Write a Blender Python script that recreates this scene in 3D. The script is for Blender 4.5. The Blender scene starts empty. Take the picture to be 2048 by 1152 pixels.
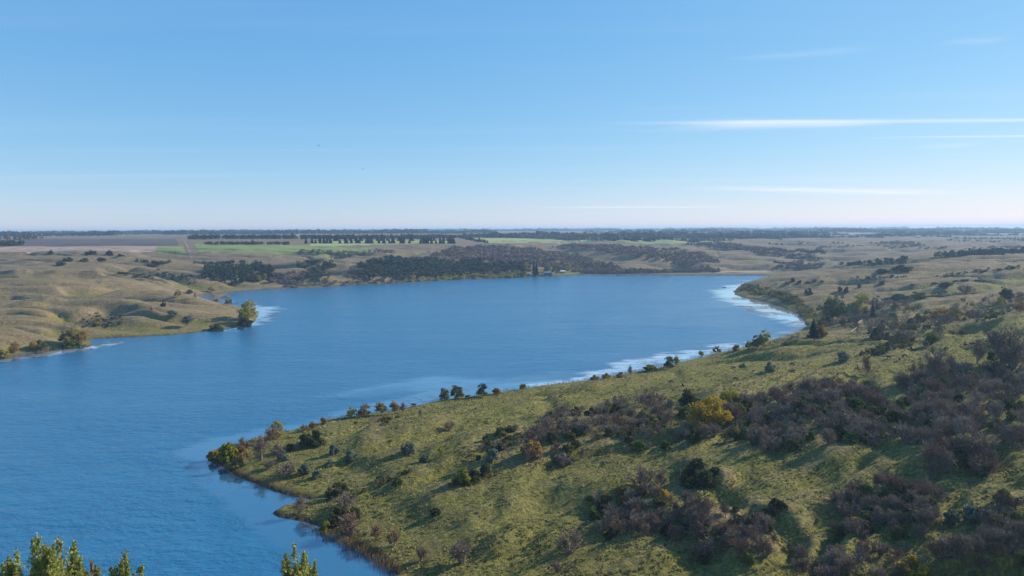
import bpy, math, random
import numpy as np
from mathutils import Vector, Matrix

# ------------------------------------------------------------------ camera, sky, sun, exposure
scene = bpy.context.scene
C = scene.collection
R = math.radians
CAM_H = 95.0
FPX = 1365.0                      # focal length in pixels of the 2048 x 1152 photograph
EYE_Y = 459.0                     # picture row of the eye level at mid picture
ROLL = 0.0065                     # the camera leans a little to the right
PITCH = math.atan((576 - EYE_Y) / FPX)
cam_d = bpy.data.cameras.new('camera'); cam = bpy.data.objects.new('camera', cam_d); C.objects.link(cam)
cam.location = (0, 0, CAM_H)
cam.rotation_euler = (Matrix.Rotation(math.pi / 2 - PITCH, 3, 'X') @ Matrix.Rotation(-ROLL, 3, 'Z')).to_euler()
cam_d.sensor_width = 36.0; cam_d.lens = 36.0 * FPX / 2048
cam_d.clip_start = 0.5; cam_d.clip_end = 40000
scene.camera = cam

SUN_AZ = 66.0                     # degrees right of the view direction (+Y)
SUN_EL = 26.5
world = bpy.data.worlds.new('World'); scene.world = world; world.use_nodes = True
wn = world.node_tree.nodes; wl = world.node_tree.links
wn.clear()
w_out = wn.new('ShaderNodeOutputWorld'); w_bg = wn.new('ShaderNodeBackground')
sky = wn.new('ShaderNodeTexSky'); sky.sky_type = 'NISHITA'; sky.sun_disc = False
sky.sun_elevation = R(SUN_EL); sky.sun_rotation = R(SUN_AZ)
sky.altitude = 500; sky.air_density = 1.0; sky.dust_density = 0.05; sky.ozone_density = 5.0
w_bg.inputs['Strength'].default_value = 0.12

def wmath(op, a, b=0.0, c=None):
    nd = wn.new('ShaderNodeMath'); nd.operation = op
    for i, v in enumerate((a, b, c)):
        if v is None: continue
        if isinstance(v, (int, float)): nd.inputs[i].default_value = v
        else: wl.new(v, nd.inputs[i])
    return nd.outputs[0]

# film-like response of the sky: each channel its own soft power curve, the same in every direction
_sep = wn.new('ShaderNodeSeparateColor'); wl.new(sky.outputs['Color'], _sep.inputs[0])
_com = wn.new('ShaderNodeCombineColor')
for _i, (_k, _g) in enumerate(((0.765, 0.92), (0.685, 0.57), (0.755, 0.33))):
    _v = wmath('POWER', wmath('MULTIPLY', _sep.outputs[_i], 0.12), _g)
    wl.new(wmath('MULTIPLY', _v, _k / 0.12), _com.inputs[_i])
# thin ice clouds: streaks in one flat layer high above, seen in perspective
_tc = wn.new('ShaderNodeTexCoord'); _sx = wn.new('ShaderNodeSeparateXYZ'); wl.new(_tc.outputs['Generated'], _sx.inputs[0])
_z = wmath('MAXIMUM', _sx.outputs[2], 0.004)
_u = wmath('DIVIDE', _sx.outputs[0], _z); _vv = wmath('DIVIDE', _sx.outputs[1], _z)
_cv = wn.new('ShaderNodeCombineXYZ'); wl.new(_u, _cv.inputs[0]); wl.new(_vv, _cv.inputs[1])

def wnoise(sx, sy, scale, detail=5, rough=0.6):
    mp = wn.new('ShaderNodeMapping'); wl.new(_cv.outputs[0], mp.inputs[0]); mp.inputs['Scale'].default_value = (sx, sy, 1)
    nz = wn.new('ShaderNodeTexNoise'); wl.new(mp.outputs[0], nz.inputs['Vector']); nz.inputs['Scale'].default_value = scale
    nz.inputs['Detail'].default_value = detail; nz.inputs['Roughness'].default_value = rough
    return nz.outputs['Fac']

def layer_at(px, py):
    u, v = px - 1024, 576 - py
    u, v = u * math.cos(ROLL) + v * math.sin(ROLL), -u * math.sin(ROLL) + v * math.cos(ROLL)
    dy = math.cos(PITCH) * FPX + math.sin(PITCH) * v; dz = -math.sin(PITCH) * FPX + math.cos(PITCH) * v
    return u / dz, dy / dz
_cloud = 0.0
_tex = wmath('ADD', 0.55, wmath('MULTIPLY', wnoise(0.12, 1.6, 3.0, 4), 0.9))
_wisp = wmath('SUBTRACT', wnoise(0.25, 1.0, 1.6, 3), 0.5)
for (p0, p1, w0, w1, amp) in (((1180, 247), (2300, 238), 0.10, 0.11, 0.42), ((1330, 250), (1800, 248), 0.34, 0.15, 0.35), ((1700, 276), (2400, 268), 0.05, 0.13, 0.38),
                              ((1360, 374), (1930, 388), 0.5, 1.3, 0.5), ((1440, 120), (1760, 96), 0.05, 0.10, 0.09), ((1050, 415), (1500, 414), 1.4, 1.2, 0.35),
                              ((1650, 436), (2700, 424), 3.0, 9.0, 0.6), ((1820, 293), (1960, 291), 0.2, 0.3, 0.15), ((1880, 84), (2020, 80), 0.06, 0.06, 0.1)):
    a0, b0 = layer_at(*p0); a1, b1 = layer_at(*p1)
    t = wmath('DIVIDE', wmath('ADD', wmath('MULTIPLY', wmath('SUBTRACT', _u, a0), a1 - a0), wmath('MULTIPLY', wmath('SUBTRACT', _vv, b0), b1 - b0)), (a1 - a0) ** 2 + (b1 - b0) ** 2)
    L = math.hypot(a1 - a0, b1 - b0)
    d = wmath('DIVIDE', wmath('ADD', wmath('MULTIPLY', wmath('SUBTRACT', _u, a0), -(b1 - b0)), wmath('MULTIPLY', wmath('SUBTRACT', _vv, b0), a1 - a0)), L)
    d = wmath('ADD', d, wmath('MULTIPLY', _wisp, w1 * 1.3))
    w = wmath('ADD', wmath('MULTIPLY', t, w1 - w0), w0); w = wmath('MAXIMUM', w, 0.01)
    q = wmath('DIVIDE', d, w)
    band = wmath('POWER', 2.718, wmath('MULTIPLY', wmath('MULTIPLY', q, q), -1.0))
    ends = wmath('MULTIPLY', wmath('SMOOTH_MIN', wmath('MAXIMUM', wmath('MULTIPLY', t, 3.0), 0.0), 1.0, 0.2), wmath('MINIMUM', wmath('MAXIMUM', wmath('MULTIPLY', wmath('SUBTRACT', 1.0, t), 4.0), 0.0), 1.0))
    m = wmath('MULTIPLY', wmath('MULTIPLY', band, ends), wmath('MULTIPLY', _tex, amp))
    _cloud = wmath('ADD', _cloud, m)
_fib = wmath('MAXIMUM', wmath('SUBTRACT', wnoise(0.05, 0.42, 1.3, 5, 0.62), 0.52), 0.0)
_cloud = wmath('ADD', _cloud, wmath('MULTIPLY', _fib, 0.38))
_cloud = wmath('MINIMUM', wmath('MULTIPLY', _cloud, wmath('GREATER_THAN', _sx.outputs[2], 0.0)), 0.75)
_mx = wn.new('ShaderNodeMix'); _mx.data_type = 'RGBA'
wl.new(_cloud, _mx.inputs['Factor']); wl.new(_com.outputs[0], _mx.inputs[6]); _mx.inputs[7].default_value = (6.5, 6.6, 7.1, 1)
wl.new(_mx.outputs[2], w_bg.inputs['Color'])
wl.new(w_bg.outputs['Background'], w_out.inputs['Surface'])
sun_d = bpy.data.lights.new('sun', 'SUN'); sun = bpy.data.objects.new('sun', sun_d); C.objects.link(sun)
sun_d.energy = 5.0; sun_d.angle = R(0.53); sun_d.color = (1.0, 0.93, 0.82)
_sd = Vector((math.sin(R(SUN_AZ)) * math.cos(R(SUN_EL)), math.cos(R(SUN_AZ)) * math.cos(R(SUN_EL)), math.sin(R(SUN_EL))))
sun.rotation_euler = _sd.to_track_quat('Z', 'Y').to_euler()
sun.location = _sd * 300
scene.view_settings.view_transform = 'Standard'; scene.view_settings.look = 'None'
scene.view_settings.exposure = 0.38; scene.view_settings.gamma = 1.0
scene.view_settings.use_curve_mapping = False
scene.render.engine = 'CYCLES'
world.cycles.sampling_method = 'MANUAL'; world.cycles.sample_map_resolution = 256
scene.cycles.use_denoising = True
scene.cycles.max_bounces = 6; scene.cycles.volume_bounces = 0

# ------------------------------------------------------------------ numbers: noise, projection
rng = np.random.default_rng(7)
random.seed(7)
_CP, _SP = math.cos(PITCH), math.sin(PITCH)

def ray(px, py):
    """slope of the sight line through a picture point: x per metre of y, z per metre of y"""
    u, v = px - 1024, 576 - py
    u, v = u * math.cos(ROLL) + v * math.sin(ROLL), -u * math.sin(ROLL) + v * math.cos(ROLL)
    dy = _CP * FPX + _SP * v; dz = -_SP * FPX + _CP * v
    return u / dy, dz / dy

def at_h(px, py, h):
    a, s = ray(px, py)
    Y = (h - CAM_H) / s
    return a * Y, Y

def _hash(ix, iy, seed):
    n = (ix.astype(np.int64) * 374761393 + iy.astype(np.int64) * 668265263 + seed * 974634777) & 0xffffffff
    n = ((n ^ (n >> 13)) * 1274126177) & 0xffffffff
    n = n ^ (n >> 16)
    return (n & 0xffff) / 32767.5 - 1.0

def vnoise(x, y, seed=0):
    ix = np.floor(x); iy = np.floor(y); fx = x - ix; fy = y - iy
    ux = fx * fx * fx * (fx * (fx * 6 - 15) + 10); uy = fy * fy * fy * (fy * (fy * 6 - 15) + 10)
    ix = ix.astype(np.int64); iy = iy.astype(np.int64)
    a = _hash(ix, iy, seed); b = _hash(ix + 1, iy, seed); c = _hash(ix, iy + 1, seed); d = _hash(ix + 1, iy + 1, seed)
    return (a * (1 - ux) + b * ux) * (1 - uy) + (c * (1 - ux) + d * ux) * uy

def fbm(x, y, octv=4, seed=0, gain=0.5):
    s = 0; amp = 1.0; tot = 0
    for k in range(octv):
        c, sn = math.cos(0.7 * k + 0.3), math.sin(0.7 * k + 0.3)
        s = s + amp * vnoise((c * x - sn * y) * 2 ** k + 17.3 * k, (sn * x + c * y) * 2 ** k - 9.1 * k, seed + k)
        tot += amp; amp *= gain
    return s / tot

def sstep(a, b, x):
    t = np.clip((x - a) / (b - a), 0, 1)
    return t * t * (3 - 2 * t)

# ------------------------------------------------------------------ the lie of the land
SHORE_PX = [(800, 1150), (745, 1105), (690, 1078), (640, 1056), (600, 1042), (562, 1033), (549, 1026), (575, 1012), (620, 1003), (632, 998),
    (590, 991), (545, 978), (500, 962), (468, 945), (440, 930), (418, 921), (412, 912), (440, 897), (500, 880), (560, 868), (610, 856), (660, 842),
    (720, 832), (790, 822), (840, 810), (900, 800), (960, 793), (1020, 783), (1100, 772), (1180, 762), (1240, 752), (1300, 740), (1340, 732),
    (1400, 716), (1450, 704), (1490, 694), (1550, 680), (1600, 664), (1617, 652), (1610, 638), (1590, 625), (1560, 612), (1520, 601), (1490, 596),
    (1470, 589), (1468, 581), (1486, 570), (1516, 559), (1542, 551.5), (1420, 550.5), (1290, 550), (1165, 550), (1150, 551), (1110, 552), (1060, 554),
    (1000, 556), (900, 560), (800, 565), (700, 570.5), (600, 576), (520, 579), (470, 583), (430, 586.5), (398, 590.5), (382, 596), (402, 601), (440, 607),
    (470, 613), (500, 622), (516, 630), (512, 640), (496, 650), (440, 658), (400, 664), (340, 670), (260, 674), (200, 677), (172, 679), (186, 685),
    (178, 692), (150, 694), (90, 701), (40, 709), (0, 717), (-120, 742), (-400, 790)]
shore = [at_h(x, y, 0.0) for x, y in SHORE_PX]
shore += [(-520, 300), (-430, 190), (-250, 168), (-120, 166), (-45, 168)]
shore = np.array(shore)

def dist_poly(X, Y, P):
    """distance to a closed outline, and whether inside"""
    best = np.full(X.shape, 1e18); ins = np.zeros(X.shape, bool)
    n = len(P)
    for i in range(n):
        x0, y0 = P[i]; x1, y1 = P[(i + 1) % n]
        dx, dy = x1 - x0, y1 - y0
        t = np.clip(((X - x0) * dx + (Y - y0) * dy) / (dx * dx + dy * dy + 1e-12), 0, 1)
        best = np.minimum(best, (X - x0 - t * dx) ** 2 + (Y - y0 - t * dy) ** 2)
        if y1 != y0:
            ins ^= ((y0 > Y) != (y1 > Y)) & (X < dx * (Y - y0) / dy + x0)
    return np.sqrt(best), ins

# heights read off the photograph: (column, row, metres above the lake)
HPTS = [
    # right foreground slope
    (2048, 1152, 19), (1800, 1152, 14), (1500, 1152, 9.5), (1200, 1152, 5.5), (950, 1140, 2.5),
    (2048, 1000, 24), (1800, 1000, 18.5), (1500, 1000, 13), (1250, 1000, 9), (1000, 1000, 6.5), (800, 1000, 4), (680, 1010, 2.5),
    (2048, 880, 28), (1800, 880, 22), (1550, 880, 17), (1300, 890, 13), (1050, 900, 10), (850, 900, 8), (650, 910, 4), (540, 915, 2),
    (2048, 780, 31), (1800, 780, 24), (1550, 790, 18), (1300, 810, 12.5), (1100, 830, 10), (900, 840, 7), (750, 860, 5.5),
    (2048, 700, 33), (1850, 700, 24.5), (1700, 710, 18), (1500, 740, 12), (1300, 770, 9), (1100, 800, 7.5), (960, 815, 6),
    (1700, 670, 8), (1800, 650, 12), (1950, 640, 22), (2048, 620, 29), (1640, 690, 9), (1400, 735, 7),
    (1680, 630, 5), (1750, 610, 9), (1850, 600, 14), (2000, 585, 24), (1600, 590, 6), (1700, 580, 12), (1900, 565, 23), (2048, 555, 31),
    (1550, 572, 5), (1600, 563, 8), (1700, 552, 16), (1800, 545, 23), (1950, 535, 32), (2048, 528, 36),
    (1545, 551, 2.0), (1600, 545, 8), (1700, 534, 19), (1800, 522, 30), (1900, 513, 36), (2048, 505, 40),
    # left bank
    (0, 600, 14), (0, 635, 9.5), (0, 670, 5), (0, 695, 2.5), (-200, 640, 12), (-200, 700, 6),
    (150, 600, 13), (130, 625, 11), (150, 650, 5), (250, 595, 12), (260, 618, 9.5), (270, 645, 6.5), (300, 660, 3.5), (180, 665, 2),
    (380, 605, 7.5), (380, 625, 6), (420, 640, 3.5), (460, 625, 4), (490, 636, 2.4), (330, 600, 10), (80, 680, 3),
    (2400, 1152, 22), (2400, 1000, 27), (2400, 800, 34), (2400, 600, 36), (2400, 520, 42),
]
# farther off the distance is the better known: (column, row, metres from the camera)
DPTS = [
    (0, 570, 930), (0, 555, 1000), (0, 535, 1150), (0, 518, 1300), (0, 505, 1450), (0, 490, 1750), (0, 478, 2500), (-300, 555, 1000), (-300, 518, 1300), (-300, 490, 1750), (-300, 480, 2500),
    (120, 572, 930), (120, 555, 1040), (120, 535, 1170), (120, 518, 1300), (120, 505, 1450), (120, 490, 1750), (120, 478, 2500),
    (250, 570, 1000), (250, 555, 1080), (250, 538, 1180), (250, 520, 1300), (250, 505, 1450), (250, 490, 1750), (250, 477, 2500),
    (420, 574, 1090), (420, 560, 1140), (420, 545, 1210), (420, 530, 1300), (420, 515, 1400), (420, 500, 1520), (420, 488, 1750), (420, 478, 2300),
    (560, 566, 1165), (560, 552, 1215), (560, 538, 1280), (560, 522, 1370), (560, 508, 1470), (560, 492, 1680), (560, 478, 2300),
    (700, 558, 1220), (700, 545, 1275), (700, 530, 1360), (700, 516, 1450), (700, 503, 1560), (700, 490, 1780), (700, 478, 2350),
    (850, 550, 1310), (850, 535, 1380), (850, 518, 1490), (850, 503, 1620), (850, 490, 1820), (850, 480, 2250),
    (1000, 545, 1375), (1000, 525, 1490), (1000, 505, 1690), (1000, 492, 1950), (1000, 482, 2350), (1000, 475, 3100),
    (1120, 535, 1480), (1120, 515, 1640), (1120, 497, 1900), (1120, 484, 2350), (1120, 476, 3000),
    (1250, 530, 1500), (1250, 510, 1720), (1250, 490, 2100), (1250, 478, 2700), (1250, 470, 3800),
    (1400, 530, 1530), (1400, 505, 1850), (1400, 490, 2200), (1400, 478, 2800), (1400, 470, 3900),
    (1550, 520, 1650), (1550, 505, 1900), (1550, 490, 2300), (1550, 478, 2900), (1550, 468, 4200),
    (1700, 510, 1850), (1700, 495, 2150), (1700, 485, 2550), (1700, 475, 3200), (1700, 465, 5000),
    (1900, 505, 1750), (1900, 495, 2050), (1900, 485, 2500), (1900, 478, 3000), (1900, 470, 4000), (1900, 462, 7000),
    (2100, 497, 1900), (2100, 488, 2300), (2100, 478, 3000), (2100, 468, 4500), (2400, 490, 2000), (2400, 470, 4500),
]
WPTS = [(150, 1480, 0), (350, 1480, -1), (520, 1480, -1), (640, 1560, 2), (760, 1560, 8), (860, 1620, 18),
        (-3600, 4500, 77), (-1500, 4500, 76), (0, 5000, 74), (-8500, 12000, 70), (-3000, 12000, 70), (0, 12000, 66), (4000, 12000, 60), (8800, 12000, 58),
        (-11000, 16000, 64), (-4000, 16000, 64), (4000, 16000, 62), (11000, 16000, 62)]
hp = np.array([(*at_h(x, y, h), h) for x, y, h in HPTS] + [(ray(x, y)[0] * D, D, CAM_H + ray(x, y)[1] * D) for x, y, D in DPTS] + WPTS)
near = np.array([(-45, 140, 12), (-120, 135, 14), (-45, 110, 32), (-80, 100, 37), (-130, 110, 32), (0, 130, 16), (0, 100, 34), (60, 100, 36), (60, 130, 22), (0, 155, 6),
                 (120, 100, 34), (-60, 75, 48), (0, 75, 48), (60, 75, 48), (110, 115, 26), (40, 150, 9), (150, 140, 26), (-250, 140, 14), (-250, 100, 38)])
ctl = np.vstack([hp, near, [(x, y, 0.0) for x, y in shore]])
A_MAX = 1.05

def to_uv(X, Y):
    Yc = np.maximum(Y, 70.0)
    return np.clip(X / Yc, -A_MAX, A_MAX) * 1.6, np.log(Yc)

cu, cv = to_uv(ctl[:, 0], ctl[:, 1])

def _kern(r2):
    return np.sqrt(r2 + 0.0004)

_M = _kern((cu[:, None] - cu[None]) ** 2 + (cv[:, None] - cv[None]) ** 2)
_n = len(ctl)
_A = np.zeros((_n + 1, _n + 1)); _A[:_n, :_n] = _M - np.eye(_n) * 0.004; _A[:_n, _n] = 1; _A[_n, :_n] = 1
_w = np.linalg.solve(_A, np.append(ctl[:, 2], 0))

def base_height(X, Y):
    u, v = to_uv(X, Y)
    out = np.full(X.shape, _w[_n])
    for i in range(_n):
        out = out + _w[i] * _kern((u - cu[i]) ** 2 + (v - cv[i]) ** 2)
    return out

def ridge_line(X, Y, pts, height, width):
    """a long low mound along a line of ground points"""
    P = [at_h(x, y, h) if h < 100 else (ray(x, y)[0] * h, h) for x, y, h in pts]
    best = np.full(X.shape, 1e18)
    for (x0, y0), (x1, y1) in zip(P[:-1], P[1:]):
        dx, dy = x1 - x0, y1 - y0
        t = np.clip(((X - x0) * dx + (Y - y0) * dy) / (dx * dx + dy * dy), 0, 1)
        best = np.minimum(best, (X - x0 - t * dx) ** 2 + (Y - y0 - t * dy) ** 2)
    return height * np.exp(-best / (width * width))

MOUNDS = [  # (points on the ground, height, half width)
    ([(1180, 770, 8), (1300, 752, 8), (1420, 728, 9), (1560, 708, 9), (1640, 690, 9)], 3.5, 16),
    ([(1340, 790, 11), (1450, 765, 12), (1600, 745, 14), (1750, 700, 18)], 3.0, 15),
    ([(850, 850, 7), (950, 820, 7), (1100, 800, 8)], 1.8, 12),
    ([(880, 1010, 6), (1000, 985, 8), (1150, 960, 10)], 2.2, 9),
    ([(1250, 985, 9), (1400, 970, 12), (1500, 940, 14)], 2.0, 9),
    ([(900, 1090, 3), (1050, 1070, 5), (1180, 1060, 6)], 1.8, 7),
    ([(0, 590, 850), (120, 588, 860), (250, 592, 890), (380, 606, 850)], 5.5, 30),
    ([(60, 625, 740), (150, 612, 780), (240, 622, 750), (300, 645, 690)], 5.0, 20),
    ([(165, 648, 690), (215, 636, 715), (250, 645, 695)], -10.0, 16),
    ([(110, 655, 660), (160, 662, 655)], -6.0, 14),
    ([(170, 665, 650), (240, 655, 660), (330, 660, 660)], 3.5, 15),
    ([(0, 555, 1000), (150, 552, 1030), (300, 556, 1080), (400, 566, 1100)], 5.0, 34),
    ([(0, 530, 1180), (140, 533, 1170), (260, 540, 1160)], 4.0, 34),
    ([(600, 545, 1260), (680, 545, 1280), (760, 560, 1240)], 10.0, 34),
    ([(520, 552, 1210), (600, 556, 1215), (660, 565, 1190)], 7.0, 28),
    ([(1160, 503, 1780), (1240, 516, 1640), (1320, 526, 1550)], 11.0, 45),
    ([(1380, 512, 1750), (1500, 525, 1620), (1560, 535, 1500)], 9.0, 50),
    ([(1640, 570, 1020), (1800, 560, 1017), (2000, 545, 964)], 4.5, 34),
    ([(1660, 600, 836), (1800, 590, 810), (1950, 575, 815)], 4.0, 24),
    ([(1900, 690, 26), (1980, 670, 28), (2048, 655, 32)], 3.5, 16),
]

def height(X, Y):
    X = np.asarray(X, float); Y = np.asarray(Y, float)
    h = base_height(X, Y)
    d, inside = dist_poly(X, Y, shore)
    wob = 2.0 * fbm(X / 14, Y / 14, 3, 91) + 3.0 * sstep(400, 900, Y) * fbm(X / 45, Y / 45, 2, 95)
    d = np.where(inside, -d, d) + wob * sstep(0, 4, d + 3)
    dl = np.maximum(d, 0)
    roll = (1 - np.exp(-dl / 22))
    far = sstep(900, 2400, Y); vfar = sstep(1500, 6000, Y); near = 1 - sstep(300, 560, Y)
    wx = X + 24 * fbm(X / 90, Y / 90, 2, 11); wy = Y + 24 * fbm(X / 90, Y / 90, 2, 12)
    # broad swells drawn out along the valley, then gullies cut between rounded spurs
    al = 0.84 * wx + 0.54 * wy; ac = -0.54 * wx + 0.84 * wy
    bl = 0.98 * wx - 0.10 * wy; bc = 0.10 * wx + 0.98 * wy
    nA = 3.2 * fbm(al / 115, ac / 46, 2, 31) - 2.8 * np.exp(-(np.abs(fbm(al / 90, ac / 31, 2, 21)) / 0.15) ** 2) + 1.0
    nA = nA - 1.2 * np.exp(-(np.abs(fbm(al / 56, ac / 16, 2, 23)) / 0.15) ** 2) + 0.5 + 0.7 * fbm(al / 28, ac / 9, 2, 41)
    nB = 8.0 * fbm(bl / 250, bc / 70, 2, 32) - 10.5 * np.exp(-(np.abs(fbm(bl / 250, bc / 56, 2, 22)) / 0.13) ** 2) + 2.6
    nB = nB - 3.2 * np.exp(-(np.abs(fbm(bl / 190, bc / 30, 2, 24)) / 0.14) ** 2) + 0.9 + (1 - far) * 0.9 * fbm(bl / 70, bc / 11, 2, 42)
    n = (1 - vfar) * (near * nA + (1 - near) * nB)
    # slumped terraces that follow the slope
    hh_ = h + 2.2 * fbm(X / 45, Y / 45, 2, 71)
    n = n + (1 - far) * (0.35 + 0.65 * sstep(-0.2, 0.4, fbm(X / 70, Y / 70, 2, 75))) * (0.7 + 0.5 * near) * (np.sin(hh_ * 2 * np.pi / 4.4) + 0.4 * np.sin(hh_ * 4 * np.pi / 4.4 + 0.6))
    n = n + (1 - far) * (0.50 * fbm(al / 11, ac / 5, 2, 51) + 0.24 * fbm(X / 3.1, Y / 2.4, 2, 61) + 0.10 * fbm(X / 1.2, Y / 1.2, 1, 65))
    n = n + vfar * 7 * fbm(X / 1300, Y / 900, 3, 81) + far * (1 - vfar) * (6.0 * fbm(X / 260, Y / 200, 3, 83) - 7 * np.exp(-(np.abs(fbm(X / 240, Y / 210, 2, 87)) / 0.12) ** 2))
    flat = 1 - 0.85 * sstep(46, 58, h) * sstep(1300, 1700, Y)
    n = n * flat
    m = 0
    for pts, hh, wd in MOUNDS:
        m = m + ridge_line(X, Y, pts, hh, wd * (1 + 0.25 * fbm(X / 40, Y / 40, 2, 101)))
    land = (h + n + m) * roll
    bank = 0.9 * (1 - np.exp(-dl / 1.6)) + 0.3
    land = np.where(Y < 3000, np.maximum(land, 0.06 * np.minimum(dl, 20)), land) + bank
    land = np.where((Y > 1420) & (X < 900), land, np.maximum(land, 0.4))
    lim = CAM_H - 0.535 * Y - 1.2
    land = np.where(Y < 150, np.minimum(land, np.maximum(lim, 2)), land)
    water = -0.25 - np.minimum(0.2 * np.abs(d), 4)
    return np.where(d > 0, land, water), d, n * roll

A_IN = np.linspace(-0.83, 0.83, 700)
_o = 0.83 + np.cumsum(np.geomspace(0.004, 6, 40))
A_COL = np.concatenate([-_o[::-1], A_IN, _o])
Y_ROW = np.concatenate([[-2500, -1200, -500, -200, -60, 10, 45], np.geomspace(70, 16000, 900)])
GA, GY = np.meshgrid(A_COL, Y_ROW)
GX = np.clip(GA * np.maximum(GY, 70), -16000, 16000)
GZ, GD, GN = height(GX, GY)
LY = np.log(np.maximum(Y_ROW, 1.0)); ROW0 = 7

def ground(x, y):
    """height of the built ground at any point in front of the camera"""
    x = np.atleast_1d(np.asarray(x, float)); y = np.atleast_1d(np.asarray(y, float))
    a = x / np.maximum(y, 70)
    ci = np.clip(np.searchsorted(A_COL, a) - 1, 0, len(A_COL) - 2)
    ri = np.clip(np.searchsorted(Y_ROW, y) - 1, 0, len(Y_ROW) - 2)
    fa = (a - A_COL[ci]) / (A_COL[ci + 1] - A_COL[ci]); fy = (y - Y_ROW[ri]) / (Y_ROW[ri + 1] - Y_ROW[ri])
    fa = np.clip(fa, 0, 1); fy = np.clip(fy, 0, 1)
    return (GZ[ri, ci] * (1 - fa) + GZ[ri, ci + 1] * fa) * (1 - fy) + (GZ[ri + 1, ci] * (1 - fa) + GZ[ri + 1, ci + 1] * fa) * fy

_lo = GZ[ROW0:]; _yl = Y_ROW[ROW0:]

def spot(px, py):
    """the ground point that the photograph shows at a picture point"""
    a, s = ray(px, py)
    ci = int(np.clip(np.searchsorted(A_COL, a) - 1, 0, len(A_COL) - 2))
    f = (a - A_COL[ci]) / (A_COL[ci + 1] - A_COL[ci])
    col = np.maximum(_lo[:, ci] * (1 - f) + _lo[:, ci + 1] * f, 0.0)
    diff = col - (CAM_H + s * _yl)
    k = np.argmax(diff > 0)
    if diff[k] <= 0:
        k = len(_yl) - 1
    if k == 0:
        k = 1
    t = diff[k - 1] / (diff[k - 1] - diff[k]) if diff[k] > 0 else 1.0
    Y = _yl[k - 1] + t * (_yl[k] - _yl[k - 1])
    return a * Y, Y, float(ground(a * Y, Y)[0])

# ------------------------------------------------------------------ materials
def new_mat(name):
    m = bpy.data.materials.new(name); m.use_nodes = True
    nt = m.node_tree; nt.nodes.clear()
    out = nt.nodes.new('ShaderNodeOutputMaterial')
    return m, nt, out

class NT:
    """short hand for wiring nodes"""
    def __init__(s, nt): s.nt = nt
    def n(s, kind, **kw):
        nd = s.nt.nodes.new(kind)
        for k, v in kw.items(): setattr(nd, k, v)
        return nd
    def link(s, a, b): s.nt.links.new(a, b)
    def put(s, sock, v):
        if hasattr(v, 'is_output') or isinstance(v, bpy.types.NodeSocket): s.link(v, sock)
        else: sock.default_value = v
    def math(s, op, a, b=0.0, c=None):
        nd = s.n('ShaderNodeMath', operation=op)
        s.put(nd.inputs[0], a); s.put(nd.inputs[1], b)
        if c is not None: s.put(nd.inputs[2], c)
        return nd.outputs[0]
    def mix(s, f, a, b, blend='MIX'):
        nd = s.n('ShaderNodeMix', data_type='RGBA', blend_type=blend)
        s.put(nd.inputs['Factor'], f)
        for k, v in ((6, a), (7, b)):
            if isinstance(v, tuple) and len(v) == 3: v = (*v, 1)
            s.put(nd.inputs[k], v)
        return nd.outputs[2]
    def ramp(s, f, lo, hi, smooth=True):
        nd = s.n('ShaderNodeMapRange', interpolation_type='SMOOTHSTEP' if smooth else 'LINEAR')
        s.put(nd.inputs[0], f); nd.inputs[1].default_value = lo; nd.inputs[2].default_value = hi
        return nd.outputs[0]
    def noise(s, vec, scale, detail=4, rough=0.55, dist=0.0):
        nd = s.n('ShaderNodeTexNoise')
        s.link(vec, nd.inputs['Vector']); nd.inputs['Scale'].default_value = scale
        nd.inputs['Detail'].default_value = detail; nd.inputs['Roughness'].default_value = rough
        nd.inputs['Distortion'].default_value = dist
        return nd.outputs['Fac']
    def scaled(s, vec, sc):
        nd = s.n('ShaderNodeMapping'); s.link(vec, nd.inputs['Vector']); nd.inputs['Scale'].default_value = sc
        return nd.outputs[0]
    def attr(s, name, field='Fac'):
        return s.n('ShaderNodeAttribute', attribute_name=name).outputs[field]
    def bump(s, h, strength, dist):
        nd = s.n('ShaderNodeBump'); s.put(nd.inputs['Height'], h); s.put(nd.inputs['Strength'], strength); s.put(nd.inputs['Distance'], dist)
        return nd.outputs[0]

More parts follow.
